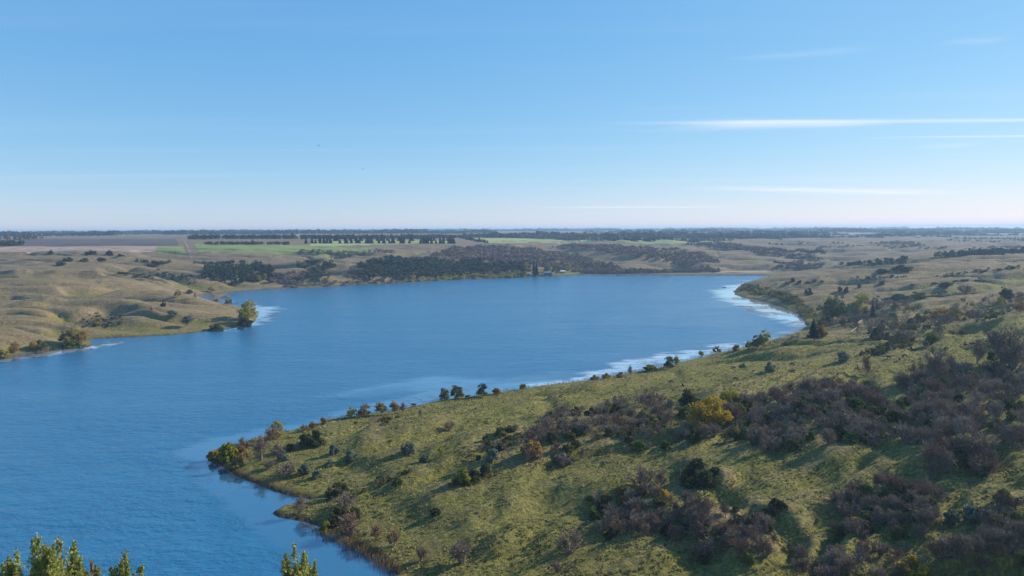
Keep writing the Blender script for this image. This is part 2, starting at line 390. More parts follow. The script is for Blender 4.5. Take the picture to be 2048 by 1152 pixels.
def ground_material():
    m, nt, out = new_mat('prairie_grass')
    t = NT(nt)
    pos = t.n('ShaderNodeNewGeometry').outputs['Position']
    dry = t.attr('dry')
    n_big = t.noise(pos, 0.018, 4, 0.6, 0.6)
    n_mid = t.noise(pos, 0.11, 5, 0.65, 0.8)
    n_fine = t.noise(t.scaled(pos, (1, 1.4, 1)), 0.9, 5, 0.7)
    f = t.math('ADD', dry, t.math('ADD', t.math('MULTIPLY', t.math('SUBTRACT', n_big, 0.5), 1.1), t.math('MULTIPLY', t.math('SUBTRACT', n_mid, 0.5), 1.5)))
    green = t.mix(t.ramp(n_fine, 0.3, 0.7), (0.120, 0.115, 0.022), (0.335, 0.288, 0.074))
    farm = t.attr('farm')
    tan = t.mix(t.ramp(n_fine, 0.3, 0.7), (0.190, 0.134, 0.064), (0.430, 0.305, 0.150))
    tan = t.mix(farm, tan, t.mix(t.ramp(n_fine, 0.3, 0.7), (0.185, 0.132, 0.092), (0.370, 0.268, 0.185)))
    col = t.mix(t.ramp(f, 0.15, 0.95), green, tan)
    n_clump = t.noise(t.scaled(pos, (1, 1.6, 1)), 0.42, 6, 0.72, 0.6)
    col = t.mix(t.math('MULTIPLY', t.ramp(n_clump, 0.60, 0.40), 0.55), col, (0.062, 0.056, 0.026))
    brown = t.noise(pos, 0.05, 6, 0.7, 1.2)
    col = t.mix(t.math('MULTIPLY', t.ramp(brown, 0.56, 0.68), 0.55), col, (0.115, 0.082, 0.045))
    dead = t.noise(t.scaled(pos, (1, 1, 1)), 0.35, 6, 0.7, 0.5)
    col = t.mix(t.math('MULTIPLY', t.ramp(dead, 0.60, 0.72), 0.6), col, (0.34, 0.27, 0.14))
    sp = t.n('ShaderNodeSeparateXYZ'); t.link(pos, sp.inputs[0])
    ph = t.math('ADD', t.math('MULTIPLY', sp.outputs[2], 6.0), t.math('MULTIPLY', t.noise(pos, 0.07, 3, 0.5), 14.0))
    trail = t.math('MULTIPLY', t.ramp(t.math('SINE', ph), 0.62, 0.95), t.ramp(t.noise(pos, 0.03, 3, 0.6, 0.5), 0.42, 0.60))
    col = t.mix(t.math('MULTIPLY', trail, 0.5), col, t.mix(t.ramp(n_mid, 0.4, 0.6), (0.085, 0.064, 0.036), (0.30, 0.235, 0.13)))
    streak = t.noise(t.scaled(pos, (0.28, 1.0, 1.0)), 0.075, 6, 0.68, 0.7)
    col = t.mix(t.math('MULTIPLY', t.ramp(streak, 0.50, 0.66), t.math('MULTIPLY', t.ramp(dry, 0.3, 0.9), 0.55)), col, (0.120, 0.098, 0.052))
    streak2 = t.noise(t.scaled(pos, (0.22, 1.0, 1.0)), 0.11, 6, 0.7, 0.5)
    col = t.mix(t.math('MULTIPLY', t.ramp(streak2, 0.56, 0.70), t.math('MULTIPLY', t.ramp(dry, 0.3, 0.9), 0.5)), col, (0.43, 0.34, 0.19))
    mud = t.attr('mud')
    col = t.mix(mud, col, t.mix(t.ramp(n_mid, 0.35, 0.65), (0.045, 0.036, 0.025), (0.13, 0.10, 0.06)))
    b = t.n('ShaderNodeBsdfPrincipled'); t.put(b.inputs['Base Color'], col); b.inputs['Roughness'].default_value = 0.95
    b.inputs['Specular IOR Level'].default_value = 0.1
    hb = t.math('ADD', t.math('MULTIPLY', t.noise(pos, 1.6, 5, 0.75), 0.9), t.math('MULTIPLY', t.noise(pos, 0.35, 4, 0.7), 1.8))
    t.link(t.bump(hb, 0.75, 0.9), b.inputs['Normal'])
    t.link(b.outputs[0], out.inputs[0])
    return m

def water_material():
    m, nt, out = new_mat('lake_water')
    t = NT(nt)
    pos = t.n('ShaderNodeNewGeometry').outputs['Position']
    calm = t.attr('calm')
    gust = t.noise(t.scaled(pos, (0.35, 1.0, 1.0)), 0.018, 4, 0.6, 0.8)
    gust2 = t.noise(t.scaled(pos, (0.25, 1.0, 1.0)), 0.09, 3, 0.6, 0.4)
    rough = t.math('ADD', t.math('MULTIPLY', gust, 0.6), t.math('MULTIPLY', gust2, 0.4))
    windy = t.math('MULTIPLY', t.math('SUBTRACT', 1.0, t.math('MULTIPLY', calm, 0.93)), t.math('ADD', 0.42, t.math('MULTIPLY', t.ramp(rough, 0.30, 0.66), 0.58)))
    wave = t.math('ADD', t.math('MULTIPLY', t.noise(t.scaled(pos, (0.75, 1.0, 1.0)), 0.85, 3, 0.6), 1.0), t.math('ADD', t.math('MULTIPLY', t.noise(t.scaled(pos, (0.7, 1.0, 1.0)), 0.28, 2, 0.6), 2.0), t.math('MULTIPLY', t.noise(t.scaled(pos, (0.5, 1.0, 1.0)), 0.09, 2, 0.6), 3.5)))
    sheen_film = t.math('MULTIPLY', t.attr('sheen_film'), t.math('ADD', 0.12, t.math('MULTIPLY', t.ramp(t.noise(t.scaled(pos, (0.3, 1.0, 1.0)), 0.20, 7, 0.75, 0.8), 0.40, 0.58), 0.9)))
    b = t.n('ShaderNodeBsdfPrincipled')
    t.put(b.inputs['Base Color'], t.mix(sheen_film, t.mix(calm, (0.020, 0.142, 0.262), (0.022, 0.118, 0.205)), (0.60, 0.62, 0.63)))  # pale sky sheen and film are mixed into the base colour
    b.inputs['Base Color'].default_value = (0.016, 0.118, 0.250, 1)
    b.inputs['IOR'].default_value = 1.55
    t.link(calm, b.inputs['Coat Weight']); b.inputs['Coat IOR'].default_value = 2.0; b.inputs['Coat Roughness'].default_value = 0.03
    t.put(b.inputs['Roughness'], t.math('ADD', 0.035, t.math('MULTIPLY', windy, 0.23)))
    t.link(t.bump(wave, t.math('ADD', 0.012, t.math('MULTIPLY', windy, 0.75)), 0.6), b.inputs['Normal'])
    t.link(b.outputs[0], out.inputs[0])
    return m

# ------------------------------------------------------------------ mesh helpers
def mesh_from(name, verts, faces, mats=(), mat_idx=None, smooth=False, attrs=None):
    """verts (n,3), faces (m,k) of equal size k"""
    me = bpy.data.meshes.new(name)
    verts = np.asarray(verts, np.float32); faces = np.asarray(faces, np.int32)
    k = faces.shape[1]
    me.vertices.add(len(verts)); me.vertices.foreach_set('co', verts.ravel())
    me.loops.add(faces.size); me.loops.foreach_set('vertex_index', faces.ravel())
    me.polygons.add(len(faces)); me.polygons.foreach_set('loop_start', np.arange(0, faces.size, k, dtype=np.int32))
    me.polygons.foreach_set('loop_total', np.full(len(faces), k, np.int32))
    for m in mats: me.materials.append(m)
    if mat_idx is not None: me.polygons.foreach_set('material_index', np.asarray(mat_idx, np.int32))
    me.polygons.foreach_set('use_smooth', np.full(len(faces), smooth, bool))
    for an, (dom, vals) in (attrs or {}).items():
        at = me.attributes.new(an, 'FLOAT', dom); at.data.foreach_set('value', np.asarray(vals, np.float32))
    me.update(calc_edges=True)
    return me

def link(name, me, parent=None, loc=None):
    o = bpy.data.objects.new(name, me); C.objects.link(o)
    if parent is not None: o.parent = parent
    if loc is not None: o.location = loc
    return o

def tag(o, label, cat, group=None, kind=None):
    o['label'] = label; o['category'] = cat
    if group: o['group'] = group
    if kind: o['kind'] = kind
    return o

def grid_faces(nr, nc):
    i = np.arange(nr * nc).reshape(nr, nc)
    return np.stack([i[:-1, :-1], i[:-1, 1:], i[1:, 1:], i[1:, :-1]], -1).reshape(-1, 4)

# ------------------------------------------------------------------ ground and lake
conv = GZ - 0.5 * (np.roll(GZ, 6, 0) + np.roll(GZ, -6, 0))
DRY = 0.16 - 0.42 * np.exp(-np.abs(GD) / 45) * sstep(300, 500, GY) + 0.72 * sstep(350, 1000, GY) + 0.25 * sstep(-50, -350, GX) * sstep(250, 500, GY) + np.clip(GN * 0.10, -0.5, 0.38) + np.clip(conv * 0.06, -0.15, 0.2)
MUD = np.clip(1.0 - GD / 2.2, 0, 1) * (GY < 1700)
g = link('ground', mesh_from('ground', np.stack([GX, GY, GZ], -1).reshape(-1, 3), grid_faces(*GX.shape), [ground_material()], smooth=True,
         attrs={'dry': ('POINT', DRY.ravel()), 'mud': ('POINT', MUD.ravel()), 'farm': ('POINT', (0.85 * sstep(850, 1700, GY)).ravel())}))
g['kind'] = 'structure'

# calm strips of water along the banks (outlines as seen in the photograph, laid on the lake)
CALM = [
    [(330, 905), (400, 880), (480, 862), (560, 850), (640, 830), (720, 812), (800, 792), (860, 770), (960, 765), (1040, 760), (1120, 755), (1200, 735), (1280, 715), (1400, 697), (1480, 685), (1560, 668), (1600, 655), (1640, 670), (1500, 720), (1300, 770), (1000, 800), (700, 860), (520, 900), (700, 1000), (820, 1160), (640, 1160), (560, 1110), (480, 1060), (430, 1010), (380, 960)],
    [(1400, 585), (1440, 572), (1500, 560), (1600, 560), (1640, 600), (1640, 660), (1600, 650), (1540, 640), (1500, 625), (1440, 603)],
    [(380, 588), (430, 583), (470, 590), (450, 603), (540, 612), (562, 616), (545, 635), (520, 652), (460, 662), (430, 664), (480, 640), (480, 612), (420, 600)],
    [(-40, 724), (60, 706), (150, 690), (240, 684), (200, 700), (120, 708), (0, 730)],
    [(860, 745), (1000, 752), (1100, 742), (1200, 745), (1100, 765), (900, 790), (600, 800), (640, 780)],
]
SHEEN_FILM = [  # pale sky reflection painted into the water colour, with some algae film
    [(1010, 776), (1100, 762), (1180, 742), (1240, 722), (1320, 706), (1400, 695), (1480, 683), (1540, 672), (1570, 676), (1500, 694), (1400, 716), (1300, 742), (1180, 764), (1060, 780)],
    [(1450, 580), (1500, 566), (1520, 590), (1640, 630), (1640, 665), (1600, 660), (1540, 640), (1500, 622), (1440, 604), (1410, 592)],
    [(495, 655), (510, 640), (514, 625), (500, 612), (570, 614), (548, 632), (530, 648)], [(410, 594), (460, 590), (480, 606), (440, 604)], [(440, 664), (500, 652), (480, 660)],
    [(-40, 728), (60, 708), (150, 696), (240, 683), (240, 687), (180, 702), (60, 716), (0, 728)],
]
nY = np.geomspace(80, 1440, 420); nA = np.linspace(-1.1, 0.75, 520)
WA, WY = np.meshgrid(nA, nY); WX = WA * WY
wobx = WX + 6 * fbm(WX / 18, WY / 9, 3, 301) * (WY / 300); woby = WY + 14 * fbm(WX / 26, WY / 9, 3, 302) * (WY / 400)
calm = np.zeros(WX.shape)
for poly, soft in zip(CALM, (0.028, 0.025, 0.012, 0.012, 0.06)):
    P = np.array([at_h(x, y, 0) for x, y in poly])
    dd, ins = dist_poly(wobx, woby, P)
    calm = np.maximum(calm, np.where(ins, sstep(0, 1, dd / (soft * WY)), 0) * (0.8 if soft > 0.03 else 1))
sheen_film = np.zeros(WX.shape)
for poly, soft in zip(SHEEN_FILM, (0.018, 0.03, 0.018, 0.02, 0.01, 0.012)):
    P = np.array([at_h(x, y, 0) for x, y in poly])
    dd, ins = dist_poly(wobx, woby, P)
    sheen_film = np.maximum(sheen_film, np.where(ins, sstep(0, 1, dd / (soft * WY)), 0))
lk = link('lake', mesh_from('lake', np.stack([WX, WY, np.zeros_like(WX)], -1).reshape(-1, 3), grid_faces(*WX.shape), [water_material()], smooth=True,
          attrs={'calm': ('POINT', calm.ravel()), 'sheen_film': ('POINT', sheen_film.ravel())}))
lk['kind'] = 'structure'

# ------------------------------------------------------------------ haze: the air over the whole valley
hz_me = bpy.data.meshes.new('haze')
_x0, _x1, _y0, _y1, _z0, _z1 = -16500, 16500, -2900, 16500, -12, 132
hz_me.from_pydata([(x, y, z) for z in (_z0, _z1) for y in (_y0, _y1) for x in (_x0, _x1)], [],
                  [(0, 2, 3, 1), (4, 5, 7, 6), (0, 1, 5, 4), (2, 6, 7, 3), (0, 4, 6, 2), (1, 3, 7, 5)])
m, nt, out = new_mat('valley_air')
pv = nt.nodes.new('ShaderNodeVolumePrincipled')
pv.inputs['Color'].default_value = (0.50, 0.74, 1.0, 1); pv.inputs['Density'].default_value = 0.000090; pv.inputs['Anisotropy'].default_value = 0.2
nt.links.new(pv.outputs[0], out.inputs['Volume'])
hz_me.materials.append(m)
hz = link('haze', hz_me); hz['kind'] = 'stuff'; hz['label'] = 'thin blue haze hanging over the whole valley'

# ------------------------------------------------------------------ plant materials
def leaf_material(name, c0, c1, var=0.35, transl=0.25):
    """colour runs from c0 to c1 from leaf to leaf and plant to plant"""
    m, nt, out = new_mat(name); t = NT(nt)
    oi = t.n('ShaderNodeObjectInfo')
    f = t.math('ADD', t.math('MULTIPLY', t.attr('tint'), 0.55), t.math('MULTIPLY', oi.outputs['Random'], 0.45))
    col = t.mix(f, c0, c1)
    d = t.n('ShaderNodeBsdfDiffuse'); t.link(col, d.inputs['Color'])
    if transl > 0:
        tr = t.n('ShaderNodeBsdfTranslucent'); t.link(col, tr.inputs['Color'])
        mx = t.n('ShaderNodeMixShader'); mx.inputs[0].default_value = transl
        t.link(d.outputs[0], mx.inputs[1]); t.link(tr.outputs[0], mx.inputs[2]); t.link(mx.outputs[0], out.inputs[0])
    else:
        t.link(d.outputs[0], out.inputs[0])
    return m

def bark_material(name, c0, c1):
    m, nt, out = new_mat(name); t = NT(nt)
    pos = t.n('ShaderNodeTexCoord').outputs['Object']
    col = t.mix(t.noise(t.scaled(pos, (3, 3, 0.6)), 2.0, 4, 0.6), c0, c1)
    b = t.n('ShaderNodeBsdfPrincipled'); t.link(col, b.inputs['Base Color']); b.inputs['Roughness'].default_value = 0.9
    t.link(b.outputs[0], out.inputs[0])
    return m

M = {
    'bark': bark_material('grey_bark', (0.16, 0.135, 0.11), (0.34, 0.30, 0.25)),
    'palebark': bark_material('pale_dead_wood', (0.40, 0.36, 0.29), (0.62, 0.57, 0.48)),
    'twig': leaf_material('bare_twigs', (0.165, 0.118, 0.086), (0.340, 0.260, 0.195), transl=0),
    'ash': leaf_material('ashen_twigs', (0.195, 0.148, 0.108), (0.410, 0.325, 0.245), transl=0),
    'rust': leaf_material('rusty_twigs', (0.17, 0.105, 0.07), (0.33, 0.21, 0.14), transl=0),
    'olive': leaf_material('olive_leaves', (0.075, 0.080, 0.026), (0.210, 0.195, 0.070)),
    'green': leaf_material('green_leaves', (0.065, 0.100, 0.022), (0.210, 0.250, 0.065)),
    'dark': leaf_material('dark_leaves', (0.045, 0.054, 0.024), (0.130, 0.130, 0.058)),
    'silver': leaf_material('silver_leaves', (0.12, 0.15, 0.11), (0.26, 0.30, 0.22)),
    'yellow': leaf_material('yellow_leaves', (0.28, 0.19, 0.02), (0.62, 0.44, 0.06), transl=0.35),
    'lime': leaf_material('yellow_green_leaves', (0.15, 0.16, 0.02), (0.46, 0.42, 0.06), transl=0.35),
    'orange': leaf_material('orange_leaves', (0.22, 0.125, 0.035), (0.46, 0.285, 0.085), transl=0.3),
    'gold': leaf_material('gold_green_leaves', (0.17, 0.15, 0.04), (0.46, 0.37, 0.11), transl=0.3),
    'spruce': leaf_material('spruce_needles', (0.018, 0.030, 0.020), (0.050, 0.070, 0.042), transl=0.05),
    'reed': leaf_material('dry_reeds', (0.16, 0.105, 0.05), (0.40, 0.29, 0.15), transl=0.3),
    'tuft': leaf_material('grass_blades', (0.13, 0.135, 0.035), (0.44, 0.37, 0.16), transl=0.3),
    'poplar': leaf_material('poplar_leaves', (0.15, 0.185, 0.03), (0.54, 0.52, 0.16), transl=0.4),
}

# ------------------------------------------------------------------ plant shapes
class Bits:
    """tubes and leaf or twig quads, gathered before they become one mesh"""
    def __init__(s): s.v = []; s.f = []; s.t = []; s.n = 0
    def quads(s, c, u, w, tint):
        """c centre (n,3), u and w half vectors (n,3)"""
        n = len(c)
        vv = np.stack([c - u - w, c + u - w, c + u + w, c - u + w], 1).reshape(-1, 3)
        s.v.append(vv); s.f.append(np.arange(4 * n).reshape(n, 4) + s.n); s.n += 4 * n
        s.t.append(np.repeat(tint, 4))
    def tube(s, pts, rad, sides=4):
        pts = np.asarray(pts, float); k = len(pts)
        d = np.gradient(pts, axis=0); d /= np.linalg.norm(d, axis=1, keepdims=True) + 1e-9
        ref = np.where(np.abs(d[:, 2:3]) > 0.9, [[1.0, 0, 0]], [[0, 0, 1.0]])
        a = np.cross(d, ref); a /= np.linalg.norm(a, axis=1, keepdims=True) + 1e-9
        b = np.cross(d, a)
        an = np.arange(sides) * 2 * np.pi / sides
        ring = pts[:, None] + np.asarray(rad)[:, None, None] * (a[:, None] * np.cos(an)[None, :, None] + b[:, None] * np.sin(an)[None, :, None])
        s.v.append(ring.reshape(-1, 3))
        i = np.arange(k * sides).reshape(k, sides); j = np.roll(i, -1, 1)
        s.f.append(np.stack([i[:-1], j[:-1], j[1:], i[1:]], -1).reshape(-1, 4) + s.n); s.n += k * sides
        s.t.append(np.full(k * sides, 0.5))
    def mesh(s, name, mat):
        if not s.v: return None
        return mesh_from(name, np.concatenate(s.v), np.concatenate(s.f), [mat], attrs={'tint': ('POINT', np.concatenate(s.t))})
    def arrays(s):
        return np.concatenate(s.v), np.concatenate(s.f), np.concatenate(s.t)

def unit(v):
    return v / (np.linalg.norm(v, axis=-1, keepdims=True) + 1e-9)

def twigs(B, r, base, dirs, length, width, tint):
    """thin flat twigs: one quad each"""
    side = unit(np.cross(dirs, r.normal(size=dirs.shape)))
    B.quads(base + dirs * length[:, None] / 2, dirs * length[:, None] / 2, side * width[:, None] / 2, tint)

def leaves(B, r, c, size, tint, up=0.0):
    n = len(c)
    nrm = unit(r.normal(size=(n, 3)) + [0, 0, up]); u = unit(np.cross(nrm, r.normal(size=(n, 3)))); w = np.cross(nrm, u)
    B.quads(c, u * size[:, None] * 0.5, w * size[:, None] * 0.38, tint)

def curve(p0, p1, bend, k, r):
    t = np.linspace(0, 1, k)[:, None]
    mid = (p0 + p1) / 2 + bend
    return (1 - t) ** 2 * p0 + 2 * t * (1 - t) * mid + t ** 2 * p1

def make_bare_shrub(seed, H=3.4, Rr=2.2, stems=15, side=15, sub=4, tw=0.04):
    """many thin stems fanning from the ground into a ragged dome of twigs"""
    r = np.random.default_rng(seed); S = Bits(); T = Bits()
    for _ in range(stems):
        an = r.uniform(0, 6.283); q = r.uniform(0.05, 1) ** 0.6
        tip = np.array([math.cos(an) * Rr * q, math.sin(an) * Rr * q * 0.9, H * math.sqrt(max(0.08, 1 - (q * 0.88) ** 2)) * r.uniform(0.75, 1.08)])
        p0 = np.array([math.cos(an), math.sin(an), 0]) * Rr * 0.22 * r.uniform(0, 1); p0[2] = -0.25
        pts = curve(p0, tip, np.array([-tip[0] * 0.15, -tip[1] * 0.15, H * 0.12]), 6, r)
        S.tube(pts, np.linspace(0.085, 0.022, 6) * H / 3.4, 3)
        n = side; tt = r.uniform(0.25, 1.0, n) ** 0.8
        ix = np.clip((tt * 5).astype(int), 0, 4); fr = tt * 5 - ix
        base = pts[ix] * (1 - fr)[:, None] + pts[ix + 1] * fr[:, None]
        out = unit(base * [1, 1, 0.3] + [0, 0, 0.2])
        d = unit(out * 0.5 + r.normal(size=(n, 3)) * 0.55 + [0, 0, 0.55])
        L = r.uniform(0.45, 1.0, n) * H / 3.4 * (0.5 + 0.5 * tt)
        tint = np.clip(r.normal(0.5, 0.25) + r.normal(0, 0.2, n), 0, 1)
        twigs(T, r, base, d, L, np.full(n, tw * 1.2), tint)
        for k in range(sub):
            f = r.uniform(0.2, 1.0, n)[:, None]
            d2 = unit(d + r.normal(size=(n, 3)) * 0.6 + [0, 0, 0.15])
            twigs(T, r, base + d * L[:, None] * f, d2, L * r.uniform(0.4, 0.8, n), np.full(n, tw), np.clip(tint + r.normal(0, 0.15, n), 0, 1))
    return S, T

def lumps(r, n, Rr, H, z0=0.0, flat=1.0):
    """centres and radii of leaf clumps filling a rough dome"""
    c = []; tries = 0
    while len(c) < n and tries < 4000:
        tries += 1
        p = r.uniform(-1, 1, 3); p[2] = abs(p[2])
        if np.linalg.norm(p) > 1 or (np.linalg.norm(p) < 0.45 and r.uniform() < 0.7): continue
        c.append(p)
    c = np.array(c)
    return np.stack([c[:, 0] * Rr, c[:, 1] * Rr * 0.92, z0 + c[:, 2] * (H - z0) * flat], 1), r.uniform(0.20, 0.42, len(c)) * min(Rr, H - z0)

def make_leaf_shrub(seed, H=2.8, Rr=1.9, n_lump=16, per=70, leaf=0.2):
    r = np.random.default_rng(seed); S = Bits(); T = Bits()
    c, rad = lumps(r, n_lump, Rr * 0.85, H * 0.9, 0.25)
    for p, q in zip(c, rad):
        S.tube(curve(np.array([0, 0, -0.25]), p, np.array([0, 0, 0.3]), 4, r), [0.05, 0.04, 0.025, 0.012], 3)
        v = unit(r.normal(size=(per, 3))) * (r.uniform(0.25, 1, (per, 1)) ** 0.5) * q * [1, 1, 0.9]
        pos = p + v; pos[:, 2] = np.maximum(pos[:, 2], 0.05)
        tint = np.clip(r.normal(0.45, 0.2) + r.normal(0, 0.18, per), 0, 1)
        leaves(T, r, pos, r.uniform(0.7, 1.4, per) * leaf, tint)
    n = 60
    d = unit(r.normal(size=(n, 3)) * [1, 1, 0.4] + [0, 0, 0.9])
    base = c[r.integers(0, len(c), n)]
    twigs(T, r, base, d, r.uniform(0.4, 0.9, n) * H / 2.8, np.full(n, 0.05), r.uniform(0, 0.5, n))
    return S, T

def make_tree(seed, H=7.0, Rr=2.6, trunk=0.16, lean=0.0, crown0=0.3, limbs=9, n_lump=22, per=70, leaf=0.26, bare=False, forks=1):
    """tapered trunk, limbs reaching out to clumps of leaves (or twigs when bare)"""
    r = np.random.default_rng(seed); S = Bits(); T = Bits()
    tops = []
    for k in range(forks):
        an = r.uniform(0, 6.28) if forks > 1 else 0.0
        off = 0.35 * Rr * (forks > 1)
        tip = np.array([lean * H + math.cos(an) * off, math.sin(an) * off, H * r.uniform(0.85, 0.93)])
        tops.append(curve(np.array([0, 0, -0.4]), tip, np.array([-lean * H * 0.3, 0, 0]) + r.normal(0, 0.12, 3) * H * 0.1, 9, r))
        S.tube(tops[-1], np.linspace(trunk, trunk * 0.18, 9), 6)
    c, rad = lumps(r, n_lump, Rr * 0.85, H * (1 - crown0), 0.0)
    c[:, 2] = H * crown0 + c[:, 2] * 0.97; c[:, 0] += lean * c[:, 2]
    for i, (p, q) in enumerate(zip(c, rad)):
        tk = tops[r.integers(0, forks)]
        z = max(p[2] - r.uniform(0.25, 0.6) * np.hypot(p[0], p[1]) - 0.4, H * crown0 * 0.6)
        j = int(np.clip(z / H * 9, 1, 7)); s0 = tk[j]
        pts = curve(s0, p, np.array([0, 0, 0.12 * H * r.uniform(-0.2, 0.8)]), 5, r)
        S.tube(pts, np.linspace(trunk * 0.36, trunk * 0.08, 5), 4)
        if bare:
            n = per; f = r.uniform(0.35, 1, n); ix = np.clip((f * 4).astype(int), 0, 3); fr = f * 4 - ix
            base = pts[ix] * (1 - fr)[:, None] + pts[ix + 1] * fr[:, None]
            d = unit(unit(p - s0) * 0.5 + r.normal(size=(n, 3)) * 0.6 + [0, 0, 0.35]); L = r.uniform(0.35, 1.0, n) * H / 7
            tint = np.clip(r.normal(0.5, 0.2) + r.normal(0, 0.2, n), 0, 1)
            twigs(T, r, base, d, L, np.full(n, 0.05), tint)
            for _ in range(2):
                d2 = unit(d + r.normal(size=(n, 3)) * 0.6)
                twigs(T, r, base + d * L[:, None] * r.uniform(0.4, 1, (n, 1)), d2, L * 0.6, np.full(n, 0.04), tint)
        else:
            v = unit(r.normal(size=(per, 3))) * (r.uniform(0.2, 1, (per, 1)) ** 0.5) * q * [1.05, 1.05, 0.85]
            tint = np.clip(r.normal(0.45, 0.22) + r.normal(0, 0.18, per), 0, 1)
            leaves(T, r, p + v, r.uniform(0.7, 1.4, per) * leaf, tint)
    return S, T

def make_spruce(seed, H=9.0, Rr=2.1, tiers=16, per=13):
    r = np.random.default_rng(seed); S = Bits(); T = Bits()
    S.tube([[0, 0, -0.4], [0, 0, H * 0.5], [0, 0, H]], [0.18, 0.1, 0.02], 5)
    for k in range(tiers):
        f = k / (tiers - 1); z = H * (0.06 + 0.92 * f); q = Rr * (1 - f) ** 0.85 * r.uniform(0.82, 1.12) + 0.12
        n = max(5, int(per * (1 - 0.55 * f)))
        an = np.arange(n) * 6.283 / n + r.uniform(0, 6.28) + r.normal(0, 0.15, n)
        ln = q * r.uniform(0.75, 1.15, n)
        d = np.stack([np.cos(an), np.sin(an), np.full(n, -0.18 - 0.12 * (1 - f))], 1); d = unit(d)
        side = unit(np.cross(d, [[0, 0, 1.0]]))
        base = np.array([0, 0, z]) + d * 0.02
        tint = np.clip(r.normal(0.45, 0.25, n), 0, 1)
        wdt = 0.30 * H / 9 * (0.5 + 0.5 * (1 - f)) + 0.10
        T.quads(base + d * ln[:, None] * 0.5, d * ln[:, None] * 0.5, side * wdt, tint)
        T.quads(base + d * ln[:, None] * 0.55 + [0, 0, -0.10 * H / 9], d * ln[:, None] * 0.42, unit(side + [0, 0, 1.2]) * wdt * 0.8, tint * 0.8)
        T.quads(base + d * ln[:, None] * 0.45 + [0, 0, 0.08], d * ln[:, None] * 0.35, unit(side - [0, 0, 1.0]) * wdt * 0.7, np.clip(tint + 0.15, 0, 1))
    return S, T

def make_poplar(seed, H=9.0, Rr=1.5, cols=6, leaf=0.25, dens=900, spread=0.5):
    """young cottonwood: several upright leaders, each a column of fluttering leaves"""
    r = np.random.default_rng(seed); S = Bits(); T = Bits()
    for k in range(cols):
        an = r.uniform(0, 6.28); q = (0.0 if k == 0 else r.uniform(0.45, 1.0)) * Rr
        top = H * (1.0 if k == 0 else r.uniform(0.66, 0.97))
        tip = np.array([math.cos(an) * q, math.sin(an) * q, top])
        j = np.array([math.cos(an) * q * 0.15, math.sin(an) * q * 0.15, H * r.uniform(0.1, 0.3)])
        pts = curve(j, tip, np.array([math.cos(an), math.sin(an), 0]) * q * 0.22, 9, r)
        if k == 0: pts = curve(np.array([0, 0, -0.5]), tip, r.normal(0, 0.05, 3), 9, r)
        S.tube(pts, np.linspace(0.11, 0.012, 9), 5)
        n = dens; f = r.uniform(0.12, 1.0, n) ** 0.85; ix = np.clip((f * 8).astype(int), 0, 7); fr = f * 8 - ix
        base = pts[ix] * (1 - fr)[:, None] + pts[ix + 1] * fr[:, None]
        wid = spread * np.clip((1.06 - f) * 3.0, 0.42, 1.0)
        lob = 0.45 + 0.85 * (0.5 + 0.5 * np.sin(f * 19 + k * 2.1 + 2 * np.sin(f * 7 + k))) 
        v = unit(r.normal(size=(n, 3))) * (r.uniform(0.0, 1, (n, 1)) ** 0.45) * (wid * lob)[:, None] * [1, 1, 1.2]
        tint = np.clip(0.42 + 0.22 * v[:, 0] / spread * 0 + r.normal(0, 0.25, n), 0, 1)
        leaves(T, r, base + v, r.uniform(0.6, 1.25, n) * leaf, tint)
        nb = 26; ii = r.integers(1, 8, nb)
        dd = unit(r.normal(size=(nb, 3)) * [1, 1, 0.3] + [0, 0, 0.8])
        twigs(S, r, pts[ii], dd, r.uniform(0.3, 0.9, nb) * spread * 1.8, np.full(nb, 0.025), np.full(nb, 0.5))
    return S, T

def proto(fn, woodname, wood, leafname, leafmat, **kw):
    S, T = fn(**kw)
    return [(woodname, S.mesh(woodname, M[wood])), (leafname, T.mesh(leafname, M[leafmat]))]

P = {}
P['bare_shrub'] = [proto(make_bare_shrub, 'stems', 'bark', 'twigs', 'twig', seed=100 + i, H=3.2 + 0.3 * (i % 3), Rr=1.9 + 0.25 * (i % 4), stems=20 + i, tw=0.05) for i in range(6)]
P['leaf_shrub'] = [proto(make_leaf_shrub, 'stems', 'bark', 'foliage', 'olive', seed=200 + i, H=2.5 + 0.3 * (i % 3), Rr=1.7 + 0.2 * (i % 3), n_lump=20 + 2 * i, per=75, leaf=0.24) for i in range(5)]
P['bare_tree'] = [proto(make_tree, 'trunk', 'bark', 'twigs', 'twig', seed=300 + i, bare=True, n_lump=30, per=34, H=7, Rr=2.7, forks=1 + i % 2, lean=(0, 0.06, -0.12)[i]) for i in range(3)]
P['leaf_tree'] = [proto(make_tree, 'trunk', 'bark', 'crown', 'gold', seed=400 + i, n_lump=34 + 5 * i, per=42, leaf=0.30, H=7, Rr=3.0, crown0=(0.28, 0.2, 0.34, 0.15)[i], forks=1 + i % 2, lean=(0.0, 0.05, -0.25, 0.0)[i]) for i in range(4)]
P['spruce_tree'] = [proto(make_spruce, 'trunk', 'bark', 'crown', 'spruce', seed=500 + i, Rr=1.8 + 0.35 * i, per=11 + 2 * i) for i in range(3)]
P['poplar_tree'] = [proto(make_poplar, 'trunk', 'bark', 'crown', 'poplar', seed=600 + i, cols=8 + i % 3, Rr=2.3 + 0.25 * i, H=9, dens=560, spread=0.95) for i in range(4)]
BASE_H = {'bare_shrub': 3.4, 'leaf_shrub': 2.7, 'bare_tree': 7.0, 'leaf_tree': 7.0, 'spruce_tree': 9.0, 'poplar_tree': 9.0}
_seq = [0]

